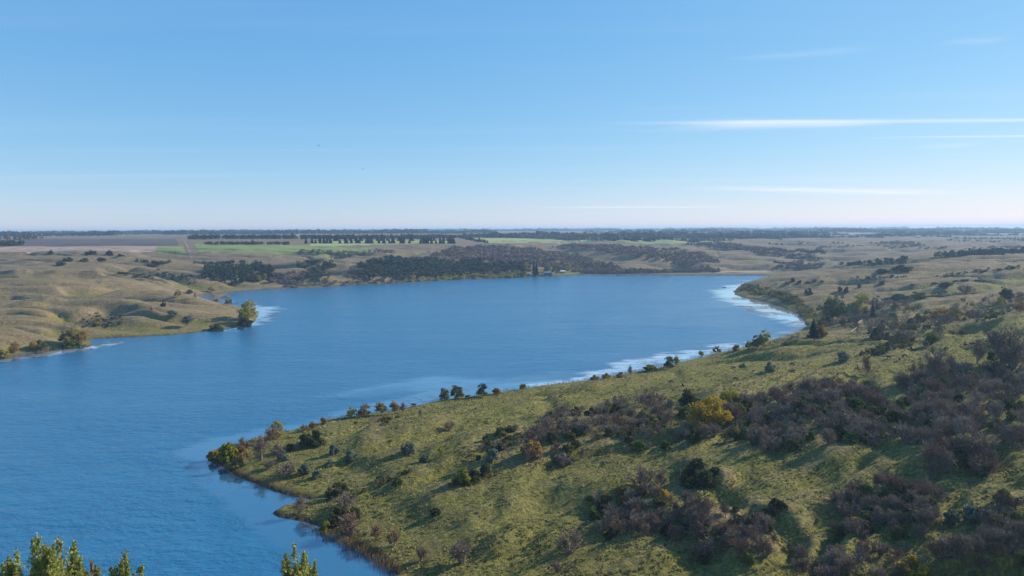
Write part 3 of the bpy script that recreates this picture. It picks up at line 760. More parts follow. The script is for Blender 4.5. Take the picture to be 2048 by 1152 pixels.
def plant(kind, x, y, z, h, label, cat, group=None, mat=None, var=None, wide=1.0, parts=True, name=None, turn=None):
    """one plant of height h metres with its own parts"""
    _seq[0] += 1
    vs = P[kind]; v = vs[(_seq[0] * 7 + int(abs(x) * 3)) % len(vs) if var is None else var]
    s = h / BASE_H[kind]
    root = bpy.data.objects.new(name or kind, None); C.objects.link(root)
    root.location = (x, y, z); root.rotation_euler = (0, 0, random.uniform(0, 6.283) if turn is None else turn); root.scale = (s * wide, s * wide, s)
    root.empty_display_size = 0.2
    tag(root, label, cat, group)
    for nm, me in v:
        o = bpy.data.objects.new(nm, me); C.objects.link(o); o.parent = root
        if mat and nm in ('twigs', 'foliage', 'crown'):
            o.material_slots[0].link = 'OBJECT'; o.material_slots[0].material = M[mat]
    return root

# ------------------------------------------------------------------ fields, tracks, dam
def noisy_material(name, c0, c1, scale, rough=0.95, stretch=(1, 1, 1)):
    m, nt, out = new_mat(name); t = NT(nt)
    pos = t.scaled(t.n('ShaderNodeNewGeometry').outputs['Position'], stretch)
    n1 = t.noise(pos, scale, 5, 0.65, 0.4); n2 = t.noise(pos, scale * 0.13, 3, 0.6)
    col = t.mix(t.ramp(t.math('ADD', t.math('MULTIPLY', n1, 0.6), t.math('MULTIPLY', n2, 0.4)), 0.35, 0.65), c0, c1)
    b = t.n('ShaderNodeBsdfPrincipled'); t.link(col, b.inputs['Base Color']); b.inputs['Roughness'].default_value = rough
    b.inputs['Specular IOR Level'].default_value = 0.1
    t.link(b.outputs[0], out.inputs[0])
    return m

def world_poly(px):
    return np.array([spot(x, y)[:2] for x, y in px])

r_f = np.random.default_rng(15)

def drape(name, corners, mat, **kw):
    """corners given as picture points on the ground"""
    return drape_world(name, [spot(*p)[:2] for p in corners], mat, **kw)

def drape_world(name, corners, mat, nu=140, nv=40, lift=0.35, wob=0.0):
    """a sheet between four corners that follows the ground"""
    c = [np.array(p, float) for p in corners]
    u = np.linspace(0, 1, nu)[None, :, None]; v = np.linspace(0, 1, nv)[:, None, None]
    g2 = (c[0] * (1 - u) + c[1] * u) * (1 - v) + (c[3] * (1 - u) + c[2] * u) * v
    x = g2[..., 0]; y = g2[..., 1]
    if wob: y = y + wob * fbm(x / 60, y / 60, 3, 5) * (np.abs(v[..., 0] - 0.5) * 2)
    z = ground(x.ravel(), y.ravel()).reshape(x.shape) + lift
    o = link(name, mesh_from(name, np.stack([x, y, z], -1).reshape(-1, 3), grid_faces(nv, nu), [mat], smooth=True))
    o['kind'] = 'structure'
    return o

mt_plough = noisy_material('ploughed_earth', (0.085, 0.070, 0.068), (0.135, 0.112, 0.104), 0.05, stretch=(0.3, 1, 1))
mt_stubble = noisy_material('pale_stubble', (0.30, 0.215, 0.155), (0.42, 0.31, 0.225), 0.04, stretch=(0.25, 1, 1))
mt_crop = noisy_material('green_crop', (0.15, 0.19, 0.055), (0.25, 0.285, 0.10), 0.03, stretch=(0.4, 1, 1))
mt_hay = noisy_material('cut_hay_field', (0.24, 0.27, 0.10), (0.36, 0.38, 0.16), 0.03, stretch=(0.3, 1, 1))
mt_track = noisy_material('dirt_track', (0.24, 0.19, 0.13), (0.33, 0.26, 0.18), 0.2)
mt_rock = noisy_material('dam_riprap', (0.12, 0.105, 0.09), (0.26, 0.23, 0.20), 0.6)
mt_mat = noisy_material('floating_weed', (0.13, 0.12, 0.08), (0.30, 0.26, 0.19), 0.4)
drape('ploughed_field', [(25, 491.5), (357, 491), (352, 477.5), (25, 478.5)], mt_plough)
drape('stubble_field', [(-60, 507), (312, 505), (314, 492.5), (-60, 493.5)], mt_stubble, wob=12)
drape('green_field', [(314, 508), (372, 508), (366, 492.5), (314, 492.5)], mt_crop)
drape('green_field', [(400, 505), (735, 506), (748, 495), (385, 488)], mt_crop, wob=14)
drape('hay_field', [(620, 494), (905, 487), (905, 480.5), (620, 482.5)], mt_hay)
drape('hay_field', [(965, 487.5), (1160, 486), (1150, 477), (940, 475.5)], mt_hay)
drape('hay_field', [(1160, 485), (1460, 484.5), (1440, 481), (1160, 480.5)], mt_hay)
drape('stubble_field', [(1430, 546), (1545, 545), (1530, 539), (1425, 540)], mt_stubble)
drape('stubble_field', [(1830, 469), (2090, 469), (2080, 466), (1840, 466)], mt_stubble)
drape('dirt_track', [(380, 518), (385, 518), (364.5, 478), (362.5, 478)], mt_track, nu=6, nv=120, lift=0.5)

for k in range(15):
    Y0 = r_f.uniform(2700, 7500); X0 = r_f.uniform(-0.8, 0.8) * Y0; wd = r_f.uniform(400, 1100); dp = r_f.uniform(250, 700)
    drape_world('far_field', [(X0, Y0), (X0 + wd, Y0), (X0 + wd, Y0 + dp), (X0, Y0 + dp)], (mt_stubble, mt_plough, mt_hay, mt_stubble)[k % 4])

def prism(sections, mat, name, kind='structure'):
    """a bank with the same outline all along; sections = list of rings"""
    n = len(sections[0]); v = np.array(sections).reshape(-1, 3)
    i = np.arange(len(v)).reshape(len(sections), n); j = np.roll(i, -1, 1)
    f = np.stack([i[:-1], j[:-1], j[1:], i[1:]], -1).reshape(-1, 4)
    o = link(name, mesh_from(name, v, f, [mat], smooth=False)); o['kind'] = kind
    return o

_d0 = np.array(at_h(1150, 549, 1.5)); _d1 = np.array(at_h(1552, 549.5, 1.5))
rings = []
for k in range(60):
    f = k / 59; p = _d0 * (1 - f) + _d1 * f
    w = 0.35 * math.sin(k * 1.7) + 0.25 * math.sin(k * 4.1)
    top = 2.4 + 0.12 * math.sin(k * 0.9)
    rings.append([(p[0], p[1] - 7 + w, -2), (p[0], p[1] + 1 + w * 0.4, top), (p[0], p[1] + 5, top), (p[0], p[1] + 14, -6)])
prism(rings, mt_rock, 'dam')

# ------------------------------------------------------------------ floating weed along the banks
def stuff_quads(name, B, mat, label, cat):
    v, f, tn = B.arrays()
    o = link(name, mesh_from(name, v, f, [mat], attrs={'tint': ('POINT', tn)}))
    tag(o, label, cat, kind='stuff')
    return o

def inside(P2, x, y):
    return dist_poly(np.asarray(x), np.asarray(y), np.asarray(P2))[1]

r = np.random.default_rng(31)
W = Bits()
for poly, n, sz in (([(1180, 757), (1300, 737), (1440, 702), (1520, 684), (1440, 698), (1280, 722), (1190, 745)], 900, 1.6),
                    ([(1500, 598), (1560, 612), (1612, 640), (1600, 652), (1560, 640), (1500, 622), (1440, 600), (1480, 592)], 700, 3.2),
                    ([(380, 930), (470, 945), (620, 1010), (560, 1010), (420, 990)], 160, 0.5),
                    ([(850, 815), (760, 805), (900, 775), (1000, 772), (960, 790)], 260, 1.0), ([(20, 712), (120, 703), (160, 706), (60, 716)], 200, 1.4),
                    ([(140, 700), (186, 696), (180, 702), (140, 706)], 120, 1.4), ([(180, 688), (238, 684), (225, 690), (190, 694)], 150, 1.4),
                    ([(515, 635), (555, 625), (560, 632), (520, 648)], 220, 1.6), ([(400, 588), (480, 584), (600, 576), (600, 579), (470, 590), (400, 596)], 300, 2.5)):
    P2 = np.array([at_h(x, y, 0) for x, y in poly])
    lo, hi = P2.min(0), P2.max(0)
    p = r.uniform(lo, hi, (n * 8, 2)); p = p[inside(P2, p[:, 0], p[:, 1])]
    keep = fbm(p[:, 0] / (sz * 14), p[:, 1] / (sz * 5), 3, 77) > -0.02
    p = p[keep][:n]
    if len(p) == 0: continue
    k = len(p); an = r.uniform(-0.4, 0.4, k); l = r.uniform(0.5, 2.2, k) * sz; w = r.uniform(0.12, 0.4, k) * sz
    u = np.stack([np.cos(an) * l, np.sin(an) * l, 0 * l], 1) / 2; v = np.stack([-np.sin(an) * w, np.cos(an) * w, 0 * w], 1) / 2
    W.quads(np.column_stack([p, r.uniform(0.012, 0.05, k)]), u, v, r.uniform(0, 1, k))
stuff_quads('floating_weed', W, mt_mat, 'brown floating weed mats drifting along the banks', 'water weed')

# ------------------------------------------------------------------ woods and hedges too far off to count
def crown_stub(seed, n, conifer=False):
    """a coarse tree for far woods, height 1"""
    r = np.random.default_rng(seed); T = Bits()
    if conifer:
        z = r.uniform(0.08, 1, n); an = r.uniform(0, 6.28, n); q = 0.24 * (1.02 - z) * r.uniform(0.5, 1, n)
        c = np.stack([np.cos(an) * q, np.sin(an) * q, z * 0.95], 1)
        leaves(T, r, c, 0.08 + 0.22 * (1 - z), np.clip(r.normal(0.45, 0.25, n), 0, 1), up=0.6)
        T.quads(np.array([[0, 0, 0.5]]), np.array([[0.02, 0, 0]]), np.array([[0, 0, 0.5]]), np.array([0.3]))
    else:
        v = unit(r.normal(size=(n, 3))) * (r.uniform(0.3, 1, (n, 1)) ** 0.5) * [0.42, 0.42, 0.42]
        v *= 1 + 0.3 * np.sin(v[:, :1] * 9 + seed) * np.cos(v[:, 1:2] * 8)
        c = v + [0, 0, 0.52]; c[:, 2] = np.maximum(c[:, 2], 0.05)
        leaves(T, r, c, r.uniform(0.14, 0.28, n), np.clip(r.normal(0.45, 0.25, n), 0, 1))
    return T.arrays()

STUB = {'leafy': [crown_stub(700 + i, 42) for i in range(6)], 'conifer': [crown_stub(720 + i, 44, True) for i in range(5)]}

def scatter(poly, n, r, min_gap=0.0):
    P2 = world_poly(poly) if not isinstance(poly, np.ndarray) else poly
    lo, hi = P2.min(0), P2.max(0); pts = np.zeros((0, 2)); tries = 0
    while len(pts) < n and tries < 40:
        tries += 1
        p = r.uniform(lo, hi, (n * 4, 2)); p = p[inside(P2, p[:, 0], p[:, 1])]
        pts = np.vstack([pts, p])
    if min_gap > 0:
        out = []
        for q in pts:
            if all((q[0] - o[0]) ** 2 + (q[1] - o[1]) ** 2 > min_gap ** 2 for o in out[-900:]): out.append(q)
            if len(out) >= n: break
        pts = np.array(out).reshape(-1, 2)
    return pts[:n]

def wood(name, pts, hts, mat, label, cat, shape='leafy', wide=1.0, seed=1):
    r = np.random.default_rng(seed)
    z = ground(pts[:, 0], pts[:, 1]); vs, fs, ts = [], [], []; n0 = 0
    for (x, y), zz, h in zip(pts, z, hts):
        v, f, t = STUB[shape][r.integers(0, len(STUB[shape]))]
        a = r.uniform(0, 6.28); ca, sa = math.cos(a), math.sin(a)
        w = h * wide * r.uniform(0.85, 1.2)
        vs.append(np.column_stack([x + (v[:, 0] * ca - v[:, 1] * sa) * w, y + (v[:, 0] * sa + v[:, 1] * ca) * w, zz + v[:, 2] * h - 0.1]))
        fs.append(f + n0); n0 += len(v); ts.append(np.clip(t + r.normal(0, 0.22), 0, 1))
    o = link(name, mesh_from(name, np.concatenate(vs), np.concatenate(fs), [M[mat]], attrs={'tint': ('POINT', np.concatenate(ts))}))
    tag(o, label, cat, kind='stuff')
    return o

def line_pts(px, n, r, jitter):
    P2 = world_poly(px); seg = np.linalg.norm(np.diff(P2, axis=0), axis=1); cum = np.concatenate([[0], np.cumsum(seg)])
    t = np.sort(r.uniform(0, cum[-1], n)); x = np.interp(t, cum, P2[:, 0]); y = np.interp(t, cum, P2[:, 1])
    return np.column_stack([x + r.normal(0, jitter, n), y + r.normal(0, jitter, n)])

M['farwood'] = leaf_material('far_bare_wood', (0.135, 0.098, 0.082), (0.300, 0.220, 0.175), transl=0)
M['fargreen'] = leaf_material('far_dark_wood', (0.034, 0.046, 0.030), (0.110, 0.120, 0.064), transl=0)
r = np.random.default_rng(51)
def wood_in(name, poly, n, h0, h1, mat, label, cat, shape='leafy', wide=1.0, seed=1):
    p = scatter(poly, n, r)
    wood(name, p, r.uniform(h0, h1, len(p)), mat, label, cat, shape, wide, seed)
def belt(name, px, n, h0, h1, mat, label, cat, jitter=6, shape='leafy', wide=1.0, seed=1):
    p = line_pts(px, n, r, jitter)
    wood(name, p, r.uniform(h0, h1, len(p)), mat, label, cat, shape, wide, seed)

wood_in('scrub_slope', [(1740, 487), (1800, 484), (1880, 491), (1905, 499), (1850, 500), (1780, 493)], 170, 5, 9, 'farwood', 'brown scrub on the valley side behind the right hill', 'wood', wide=1.4)
wood_in('scrub_slope', [(1890, 480), (1960, 475), (2060, 478), (2060, 484), (1960, 486)], 150, 5, 9, 'fargreen', 'dark scrub on the upper valley side at the right edge', 'wood', wide=1.4)
wood_in('scrub_slope', [(1585, 503), (1640, 498), (1660, 506), (1620, 512)], 80, 5, 9, 'fargreen', 'dark trees in a notch of the far valley side', 'wood', wide=1.3)
belt('scrub_line', [(1640, 497), (1700, 493), (1760, 490), (1820, 495)], 80, 4, 8, 'farwood', 'thin scrub line across the far valley side', 'scrub', 8, wide=1.5)
belt('scrub_line', [(1930, 500), (1980, 496), (2060, 492)], 70, 4, 8, 'farwood', 'scrub line just above the crest trees at the right', 'scrub', 9, wide=1.5)
belt('scrub_line', [(590, 508), (660, 510), (740, 508), (790, 506)], 90, 5, 9, 'farwood', 'bare trees along the lower edge of the green field', 'scrub', 8, wide=1.1)
wood_in('gully_scrub', [(150, 642), (205, 628), (250, 634), (240, 652), (170, 660)], 60, 1.2, 3.0, 'fargreen', 'dark scrub in the hollow of the left bank', 'scrub', wide=1.8)
belt('gully_scrub', [(235, 548), (270, 550), (300, 554)], 45, 2, 4, 'fargreen', 'dark scrub in a gully high on the left hills', 'scrub', 5, wide=1.8)
belt('gully_scrub', [(300, 548), (340, 552), (390, 560)], 50, 2, 4.5, 'fargreen', 'scrub in the gully left of the conifer grove', 'scrub', 6, wide=1.6)
wood_in('gully_scrub', [(690, 556), (745, 561), (735, 546), (700, 540)], 110, 3, 6, 'farwood', 'brown scrub in the third gully of the far bank', 'wood', wide=1.4)
for k, (px, n) in enumerate((([(1560, 570), (1600, 566), (1650, 565)], 26), ([(1700, 560), (1760, 556), (1800, 556)], 30), ([(1880, 552), (1940, 545), (2040, 536)], 46), ([(1820, 575), (1880, 570), (1960, 560)], 34), ([(1740, 600), (1820, 596), (1900, 590)], 34))):
    belt('gully_scrub', px, n, 1.5, 4.0, 'fargreen', ['low scrub line above the lake narrows', 'low scrub line in the middle of the right hill', 'long scrub line below the right crest', 'scrub line across the right hill flank', 'scrub line above the bay wood'][k], 'scrub', 5, wide=1.8)
# far bank, from left to right
wood_in('conifer_grove', [(405, 560), (440, 566), (520, 563), (545, 555), (550, 545), (530, 535), (480, 532), (410, 536)], 480, 7, 12, 'fargreen', 'dark conifer grove above the far left shore', 'wood', 'conifer', 1.3, 2)
belt('hedge', [(270, 522), (300, 526), (320, 528), (340, 526)], 40, 4, 7, 'fargreen', 'dark green shrub line in a gully of the left hills', 'hedge', 4, wide=1.3)
belt('hedge', [(380, 527), (430, 528), (480, 530), (530, 532)], 60, 4, 8, 'fargreen', 'dark shrub line just above the conifer grove', 'hedge', 7, wide=1.4)
wood_in('shrub_wood', [(540, 565), (600, 572), (610, 552), (590, 545), (548, 548)], 110, 4, 7, 'farwood', 'grey brown shrubs in the gully right of the conifer grove', 'wood', wide=1.4)
wood_in('shrub_wood', [(610, 562), (650, 565), (665, 552), (630, 540), (600, 545)], 100, 3, 6, 'fargreen', 'dark shrubs in the second gully of the far bank', 'wood', wide=1.4)
belt('hedge', [(605, 528), (640, 531), (660, 527)], 40, 5, 9, 'fargreen', 'dark clump of trees at the gully head on the far bank', 'hedge', 10, wide=1.3)
wood_in('mixed_wood', [(715, 552), (760, 560), (850, 556), (960, 552), (1060, 548), (1060, 530), (960, 522), (880, 524), (800, 518), (735, 525)], 900, 6, 11, 'fargreen', 'mixed green wood on the far shore slope', 'wood', wide=1.2)
wood_in('bare_wood', [(860, 522), (960, 524), (1060, 530), (1160, 545), (1250, 546), (1230, 530), (1160, 512), (1080, 500), (960, 492), (900, 496), (870, 508)], 1900, 5, 9, 'farwood', 'purple brown bare wood covering the far slope', 'wood', wide=1.3)
wood_in('bare_wood', [(1100, 496), (1180, 502), (1260, 512), (1330, 526), (1400, 530), (1440, 526), (1420, 512), (1340, 500), (1240, 490), (1150, 490)], 1300, 5, 9, 'farwood', 'bare brown wood in the long gully of the far hills', 'wood', wide=1.3)
wood_in('bare_wood', [(1370, 490), (1440, 500), (1520, 512), (1620, 522), (1650, 520), (1600, 508), (1500, 496), (1420, 487)], 800, 5, 9, 'farwood', 'bare brown wood in the upper right gully of the far hills', 'wood', wide=1.3)
wood_in('bare_wood', [(1545, 535), (1640, 540), (1650, 530), (1600, 524), (1560, 527)], 260, 5, 8, 'farwood', 'bare wood on the valley floor beyond the dam', 'wood', wide=1.3)
belt('shore_trees', [(1165, 547), (1250, 546), (1330, 545), (1430, 544)], 320, 4, 8, 'farwood', 'low grey trees along the foot of the dam', 'wood', 8, wide=1.3)
belt('shore_trees', [(560, 574), (640, 570), (720, 566), (800, 562)], 120, 2, 4, 'farwood', 'low brown scrub along the far shore', 'scrub', 4, wide=1.6)
belt('shore_trees', [(800, 561), (880, 557), (960, 554), (1050, 550)], 130, 4, 8, 'gold', 'yellowing trees lining the far shore', 'wood', 6, wide=1.2)
# shelter belts and plain
belt('shelter_belt', [(382, 479), (440, 478), (520, 478), (600, 478), (700, 478), (800, 478), (905, 477)], 620, 11, 17, 'fargreen', 'long dark shelter belt on the far left plain', 'tree belt', 9, 'leafy', 0.9)
belt('shelter_belt', [(415, 489), (470, 489), (530, 489), (580, 489)], 120, 6, 9, 'fargreen', 'low dense shelter belt above the green field', 'tree belt', 5, wide=1.1)
belt('shelter_belt', [(918, 474), (930, 478), (950, 483), (975, 487)], 90, 9, 13, 'fargreen', 'dark conifer row slanting down beside the hay field', 'tree belt', 4, 'conifer', 1.4)
belt('shelter_belt', [(930, 474), (1020, 475), (1100, 478), (1200, 480), (1300, 481), (1400, 482), (1460, 482)], 560, 9, 15, 'farwood', 'long grey brown shelter belt across the middle of the plain', 'tree belt', 9, wide=1.0)
belt('shelter_belt', [(1130, 479), (1220, 481), (1300, 481.5), (1400, 482.5)], 170, 9, 15, 'fargreen', 'dark conifers standing along the middle shelter belt', 'tree belt', 7, 'conifer', 1.2)
belt('shelter_belt', [(0, 492), (14, 492), (26, 491)], 50, 10, 15, 'fargreen', 'dark tree clump at the left edge of the plain', 'tree belt', 10, wide=1.2)
belt('tall_thin_trees', [(5, 480), (20, 480), (40, 480), (70, 479)], 34, 14, 26, 'farwood', 'tall thin bare trees beyond the ploughed field', 'tree belt', 12, wide=0.5)
belt('shelter_belt', [(1880, 515), (1950, 510), (2000, 507), (2060, 503)], 130, 8, 12, 'fargreen', 'green tree row along the crest of the right hill', 'tree belt', 6, wide=0.9)
belt('shelter_belt', [(1690, 531), (1740, 527), (1790, 522), (1810, 520)], 70, 5, 8, 'fargreen', 'low green tree row behind the right hill crest', 'tree belt', 5, wide=1.1)
for k, (px, n, h) in enumerate((([(1560, 476), (1640, 475), (1720, 474)], 90, 10), ([(1730, 473), (1780, 473), (1830, 473)], 90, 11), ([(1840, 473), (1880, 474), (1900, 475)], 50, 9),
                 ([(1780, 468), (1900, 467), (1975, 466)], 150, 16), ([(1985, 467), (2030, 466), (2090, 466)], 120, 16), ([(1540, 490), (1600, 488), (1680, 486)], 60, 6))):
    belt('far_belt', px, n, h * 0.7, h * 1.2, 'fargreen', ['dark tree line far behind the middle of the right hill', 'tree line beyond the far farm', 'short tree line left of the red field',
         'long tree line on the right horizon', 'tall tree line at the right edge of the horizon', 'scrub line on the far valley side'][k], 'tree belt', 10, wide=1.0)
for k in range(30):
    Y0 = 2900 + 260 * k + 8 * k * k
    xs = r.uniform(-0.8, 0.8); ln = r.uniform(0.25, 0.7); n = 200
    t = np.linspace(0, 1, n); p = np.column_stack([(xs - ln / 2 + ln * t) * Y0, Y0 + 60 * np.sin(t * 5 + k) + r.normal(0, 18, n)])
    wood('horizon_wood', p, r.uniform(11, 22, n) * (0.5 + 0.5 * np.abs(np.sin(t * 9 + k))) * (1 + Y0 / 9000), 'fargreen', 'one of the dim blue woods strung along the horizon', 'wood', wide=1.8, seed=k)['group'] = 'horizon woods'

# ------------------------------------------------------------------ thickets on the right slope
THICKETS = [
    # outline, how many, height range, share of leafy shrubs, where
    ([(1040, 880), (1100, 835), (1250, 800), (1330, 785), (1370, 830), (1480, 800), (1470, 870), (1400, 880), (1280, 905), (1150, 930), (1030, 945)], 260, 2.6, 4.8, 0.28, 'of big thicket left wing'),
    ([(1480, 795), (1620, 770), (1700, 775), (1760, 800), (1830, 820), (1840, 900), (1760, 890), (1650, 895), (1520, 895), (1470, 880)], 260, 3.2, 5.4, 0.16, 'of big thicket centre'),
    ([(1800, 770), (1850, 735), (1960, 745), (2060, 740), (2060, 900), (1990, 950), (1880, 970), (1840, 930), (1830, 830)], 240, 3.2, 5.6, 0.24, 'of big thicket right wing'),
    ([(1180, 1000), (1260, 985), (1340, 1000), (1430, 1020), (1560, 1060), (1600, 1090), (1500, 1130), (1390, 1115), (1200, 1070)], 120, 2.4, 4.2, 0.3, 'of the lower thicket'),
    ([(1650, 1030), (1690, 985), (1760, 965), (1880, 990), (1860, 1075), (1700, 1070)], 75, 2.6, 4.2, 0.3, 'of the lower right thicket'),
    ([(1960, 1035), (2060, 1000), (2060, 1152), (1900, 1152), (1860, 1130), (1960, 1090)], 65, 2.6, 4.0, 0.12, 'of the corner thicket'),
    ([(1600, 1105), (1700, 1110), (1840, 1120), (1850, 1160), (1590, 1160)], 40, 2.2, 3.4, 0.2, 'of the bottom edge scrub'),
    ([(925, 905), (960, 880), (1060, 850), (1075, 870), (1000, 905), (950, 925)], 34, 2.2, 3.8, 0.5, 'of the shadowed left strip'),
    ([(1625, 650), (1640, 605), (1760, 610), (1860, 615), (1960, 640), (1870, 690), (1760, 690), (1700, 670)], 240, 4.5, 8.0, 0.30, 'of the bay wood'),
    ([(1860, 630), (1960, 600), (2060, 590), (2060, 625), (1960, 650)], 110, 3.5, 6.0, 0.3, 'of the scrub above bay wood'),
    ([(1540, 692), (1580, 676), (1620, 668), (1690, 668), (1640, 690), (1560, 700)], 45, 2.5, 3.8, 0.05, 'of the bay shore scrub'),
    ([(1718, 712), (1770, 690), (1832, 682), (1822, 694), (1770, 710)], 34, 2.6, 4.0, 0.75, 'of the strip above the cattle'),
    ([(1470, 590), (1480, 582), (1530, 590), (1590, 612), (1620, 640), (1632, 632), (1600, 604), (1540, 585), (1490, 572)], 130, 4.5, 8.5, 0.85, 'along the right lake shore'),
    ([(885, 975), (920, 960), (975, 945), (975, 955), (930, 975)], 12, 1.8, 2.8, 0.6, 'of the small meadow clump'),
    ([(1460, 1020), (1560, 1005), (1568, 1020), (1480, 1030)], 14, 1.8, 2.8, 0.9, 'of the green meadow clump'),
    ([(700, 850), (800, 830), (815, 845), (720, 862)], 16, 1.8, 3.0, 0.5, 'under the shoreline ridge'),
    ([(640, 985), (760, 955), (830, 945), (820, 965), (700, 995), (650, 1000)], 26, 1.8, 3.0, 0.5, 'of the scrub behind the cove'),
    ([(1980, 720), (2060, 690), (2060, 740), (1990, 745)], 16, 4, 6.0, 0.0, 'of the scrub at right edge'),
]
allp = []
r = np.random.default_rng(77)
for ti, (poly, n, h0, h1, share, where) in enumerate(THICKETS):
    pts = scatter(poly, n, r, min_gap=0.50 * h0)
    z = ground(pts[:, 0], pts[:, 1])
    patch = fbm(pts[:, 0] / 14, pts[:, 1] / 14, 2, 33 + ti)
    for (x, y), zz, pn in zip(pts, z, patch):
        leafy = r.uniform() < np.clip(share + pn * 0.5, 0, 1)
        h = r.uniform(h0, h1) * (0.85 if leafy else 1.0)
        q = r.uniform()
        if leafy:
            mat, desc, nm = (('olive', 'olive leafed shrub', 'leaf_shrub') if q < 0.5 else ('dark', 'dark leafed shrub', 'leaf_shrub') if q < 0.78 else ('green', 'green leafed shrub', 'leaf_shrub') if q < 0.9 else ('gold', 'golden green shrub', 'leaf_shrub') if q < 0.96 else ('orange', 'rusty orange shrub', 'leaf_shrub'))
            if ti == 12: mat, desc = ('gold', 'golden green willow shrub') if q < 0.7 else ('olive', 'olive leafed shrub')
        else:
            mat, desc, nm = ('rust', 'bare rusty brown shrub', 'bare_shrub') if q < 0.16 else ('ash', 'pale grey bare shrub', 'bare_shrub') if q < 0.42 else ('twig', 'bare grey brown shrub', 'bare_shrub')
            if q > 0.76 and ti in (0, 1, 2, 3, 4, 8, 9, 17): nm, desc, h = 'bare_tree', 'bare grey branching tree', h * 1.25
        allp.append([h / math.hypot(x, y), nm, x, y, zz, h, mat, desc, where, desc.split()[-1], ti])
allp.sort(key=lambda t: -t[0])
ORD = ['first', 'second', 'third', 'fourth', 'fifth', 'sixth', 'seventh', 'eighth', 'ninth', 'tenth', 'eleventh', 'twelfth', 'thirteenth', 'fourteenth', 'fifteenth', 'sixteenth', 'seventeenth', 'eighteenth', 'nineteenth', 'twentieth']
cnt = {}; rest = {}; single = []
for e in allp:
    cnt[e[1]] = cnt.get(e[1], 0) + 1
    if cnt[e[1]] <= 285: single.append(e)
    else: rest.setdefault((e[1], e[6]), []).append((e[2], e[3], e[4], e[5]))
byclump = {}
for e in single: byclump.setdefault((e[10], e[7]), []).append(e)
for (ti, desc), es in byclump.items():
    es.sort(key=lambda e: e[3]); rows = max(1, min(5, round(len(es) / 9)))
    names = {1: [''], 2: ['front', 'back'], 3: ['front', 'middle', 'back'], 4: ['front', 'second', 'third', 'back'], 5: ['front', 'second', 'third', 'fourth', 'back']}[rows]
    per = -(-len(es) // rows)
    for k in range(rows):
        row = sorted(es[k * per:(k + 1) * per], key=lambda e: e[2] / e[3])
        for j, e in enumerate(row):
            place = e[8] if len(es) == 1 else ('%s from left%s ' % (ORD[j], ' in %s row' % names[k] if rows > 1 else '')) + e[8]
            lab = desc + ' ' + place if len(es) == 1 else desc + ', ' + place
            mat = e[6]
            plant(e[1], e[2], e[3], e[4], e[5], lab, e[9], group=e[9] + 's ' + e[8], mat=None if mat == 'twig' or (e[1] == 'leaf_shrub' and mat == 'olive') else mat, wide=random.uniform(0.9, 1.25))
THIN = {'bare_shrub': [make_bare_shrub(800 + i, stems=10, side=8, sub=2, tw=0.085)[1].arrays() for i in range(4)],
        'leaf_shrub': [make_leaf_shrub(820 + i, n_lump=14, per=16, leaf=0.42)[1].arrays() for i in range(4)],
        'bare_tree': [make_tree(840 + i, bare=True, n_lump=14, per=10)[1].arrays() for i in range(2)]}
for (nm, mat), items in rest.items():
    vs, fs, ts = [], [], []; n0 = 0
    for (x, y, zz, h) in items:
        v, f, t = THIN[nm][r.integers(0, len(THIN[nm]))]
        a = r.uniform(0, 6.28); ca, sa = math.cos(a), math.sin(a); s_ = h / BASE_H[nm]; w = s_ * r.uniform(0.9, 1.25)
        vs.append(np.column_stack([x + (v[:, 0] * ca - v[:, 1] * sa) * w, y + (v[:, 0] * sa + v[:, 1] * ca) * w, zz + v[:, 2] * s_]))
        fs.append(f + n0); n0 += len(v); ts.append(np.clip(t + r.normal(0, 0.15), 0, 1))
    o = link('thicket', mesh_from('thicket', np.concatenate(vs), np.concatenate(fs), [M[mat]], attrs={'tint': ('POINT', np.concatenate(ts))}))
    tag(o, 'farther %s of the thickets on the right slope' % {'twig': 'grey brown bare shrubs', 'ash': 'pale grey bare shrubs', 'rust': 'rusty brown bare shrubs', 'olive': 'olive shrubs', 'dark': 'dark green shrubs', 'green': 'bright green shrubs', 'gold': 'golden shrubs', 'orange': 'orange shrubs'}[mat], 'shrubs', kind='stuff')

# ------------------------------------------------------------------ single plants
def put(kind, px, py, hpx, label, mat=None, cat=None, wide=1.0, var=None, name=None, group=None, turn=None):
    x, y, z = spot(px, py)
    h = hpx * math.hypot(x, y, CAM_H - z) / FPX
    c = cat or ('shrub' if 'shrub' in kind else 'tree')
    return plant(kind, x, y, z, h, label, c, group=group, mat=mat, var=var, wide=wide, name=name, turn=turn)

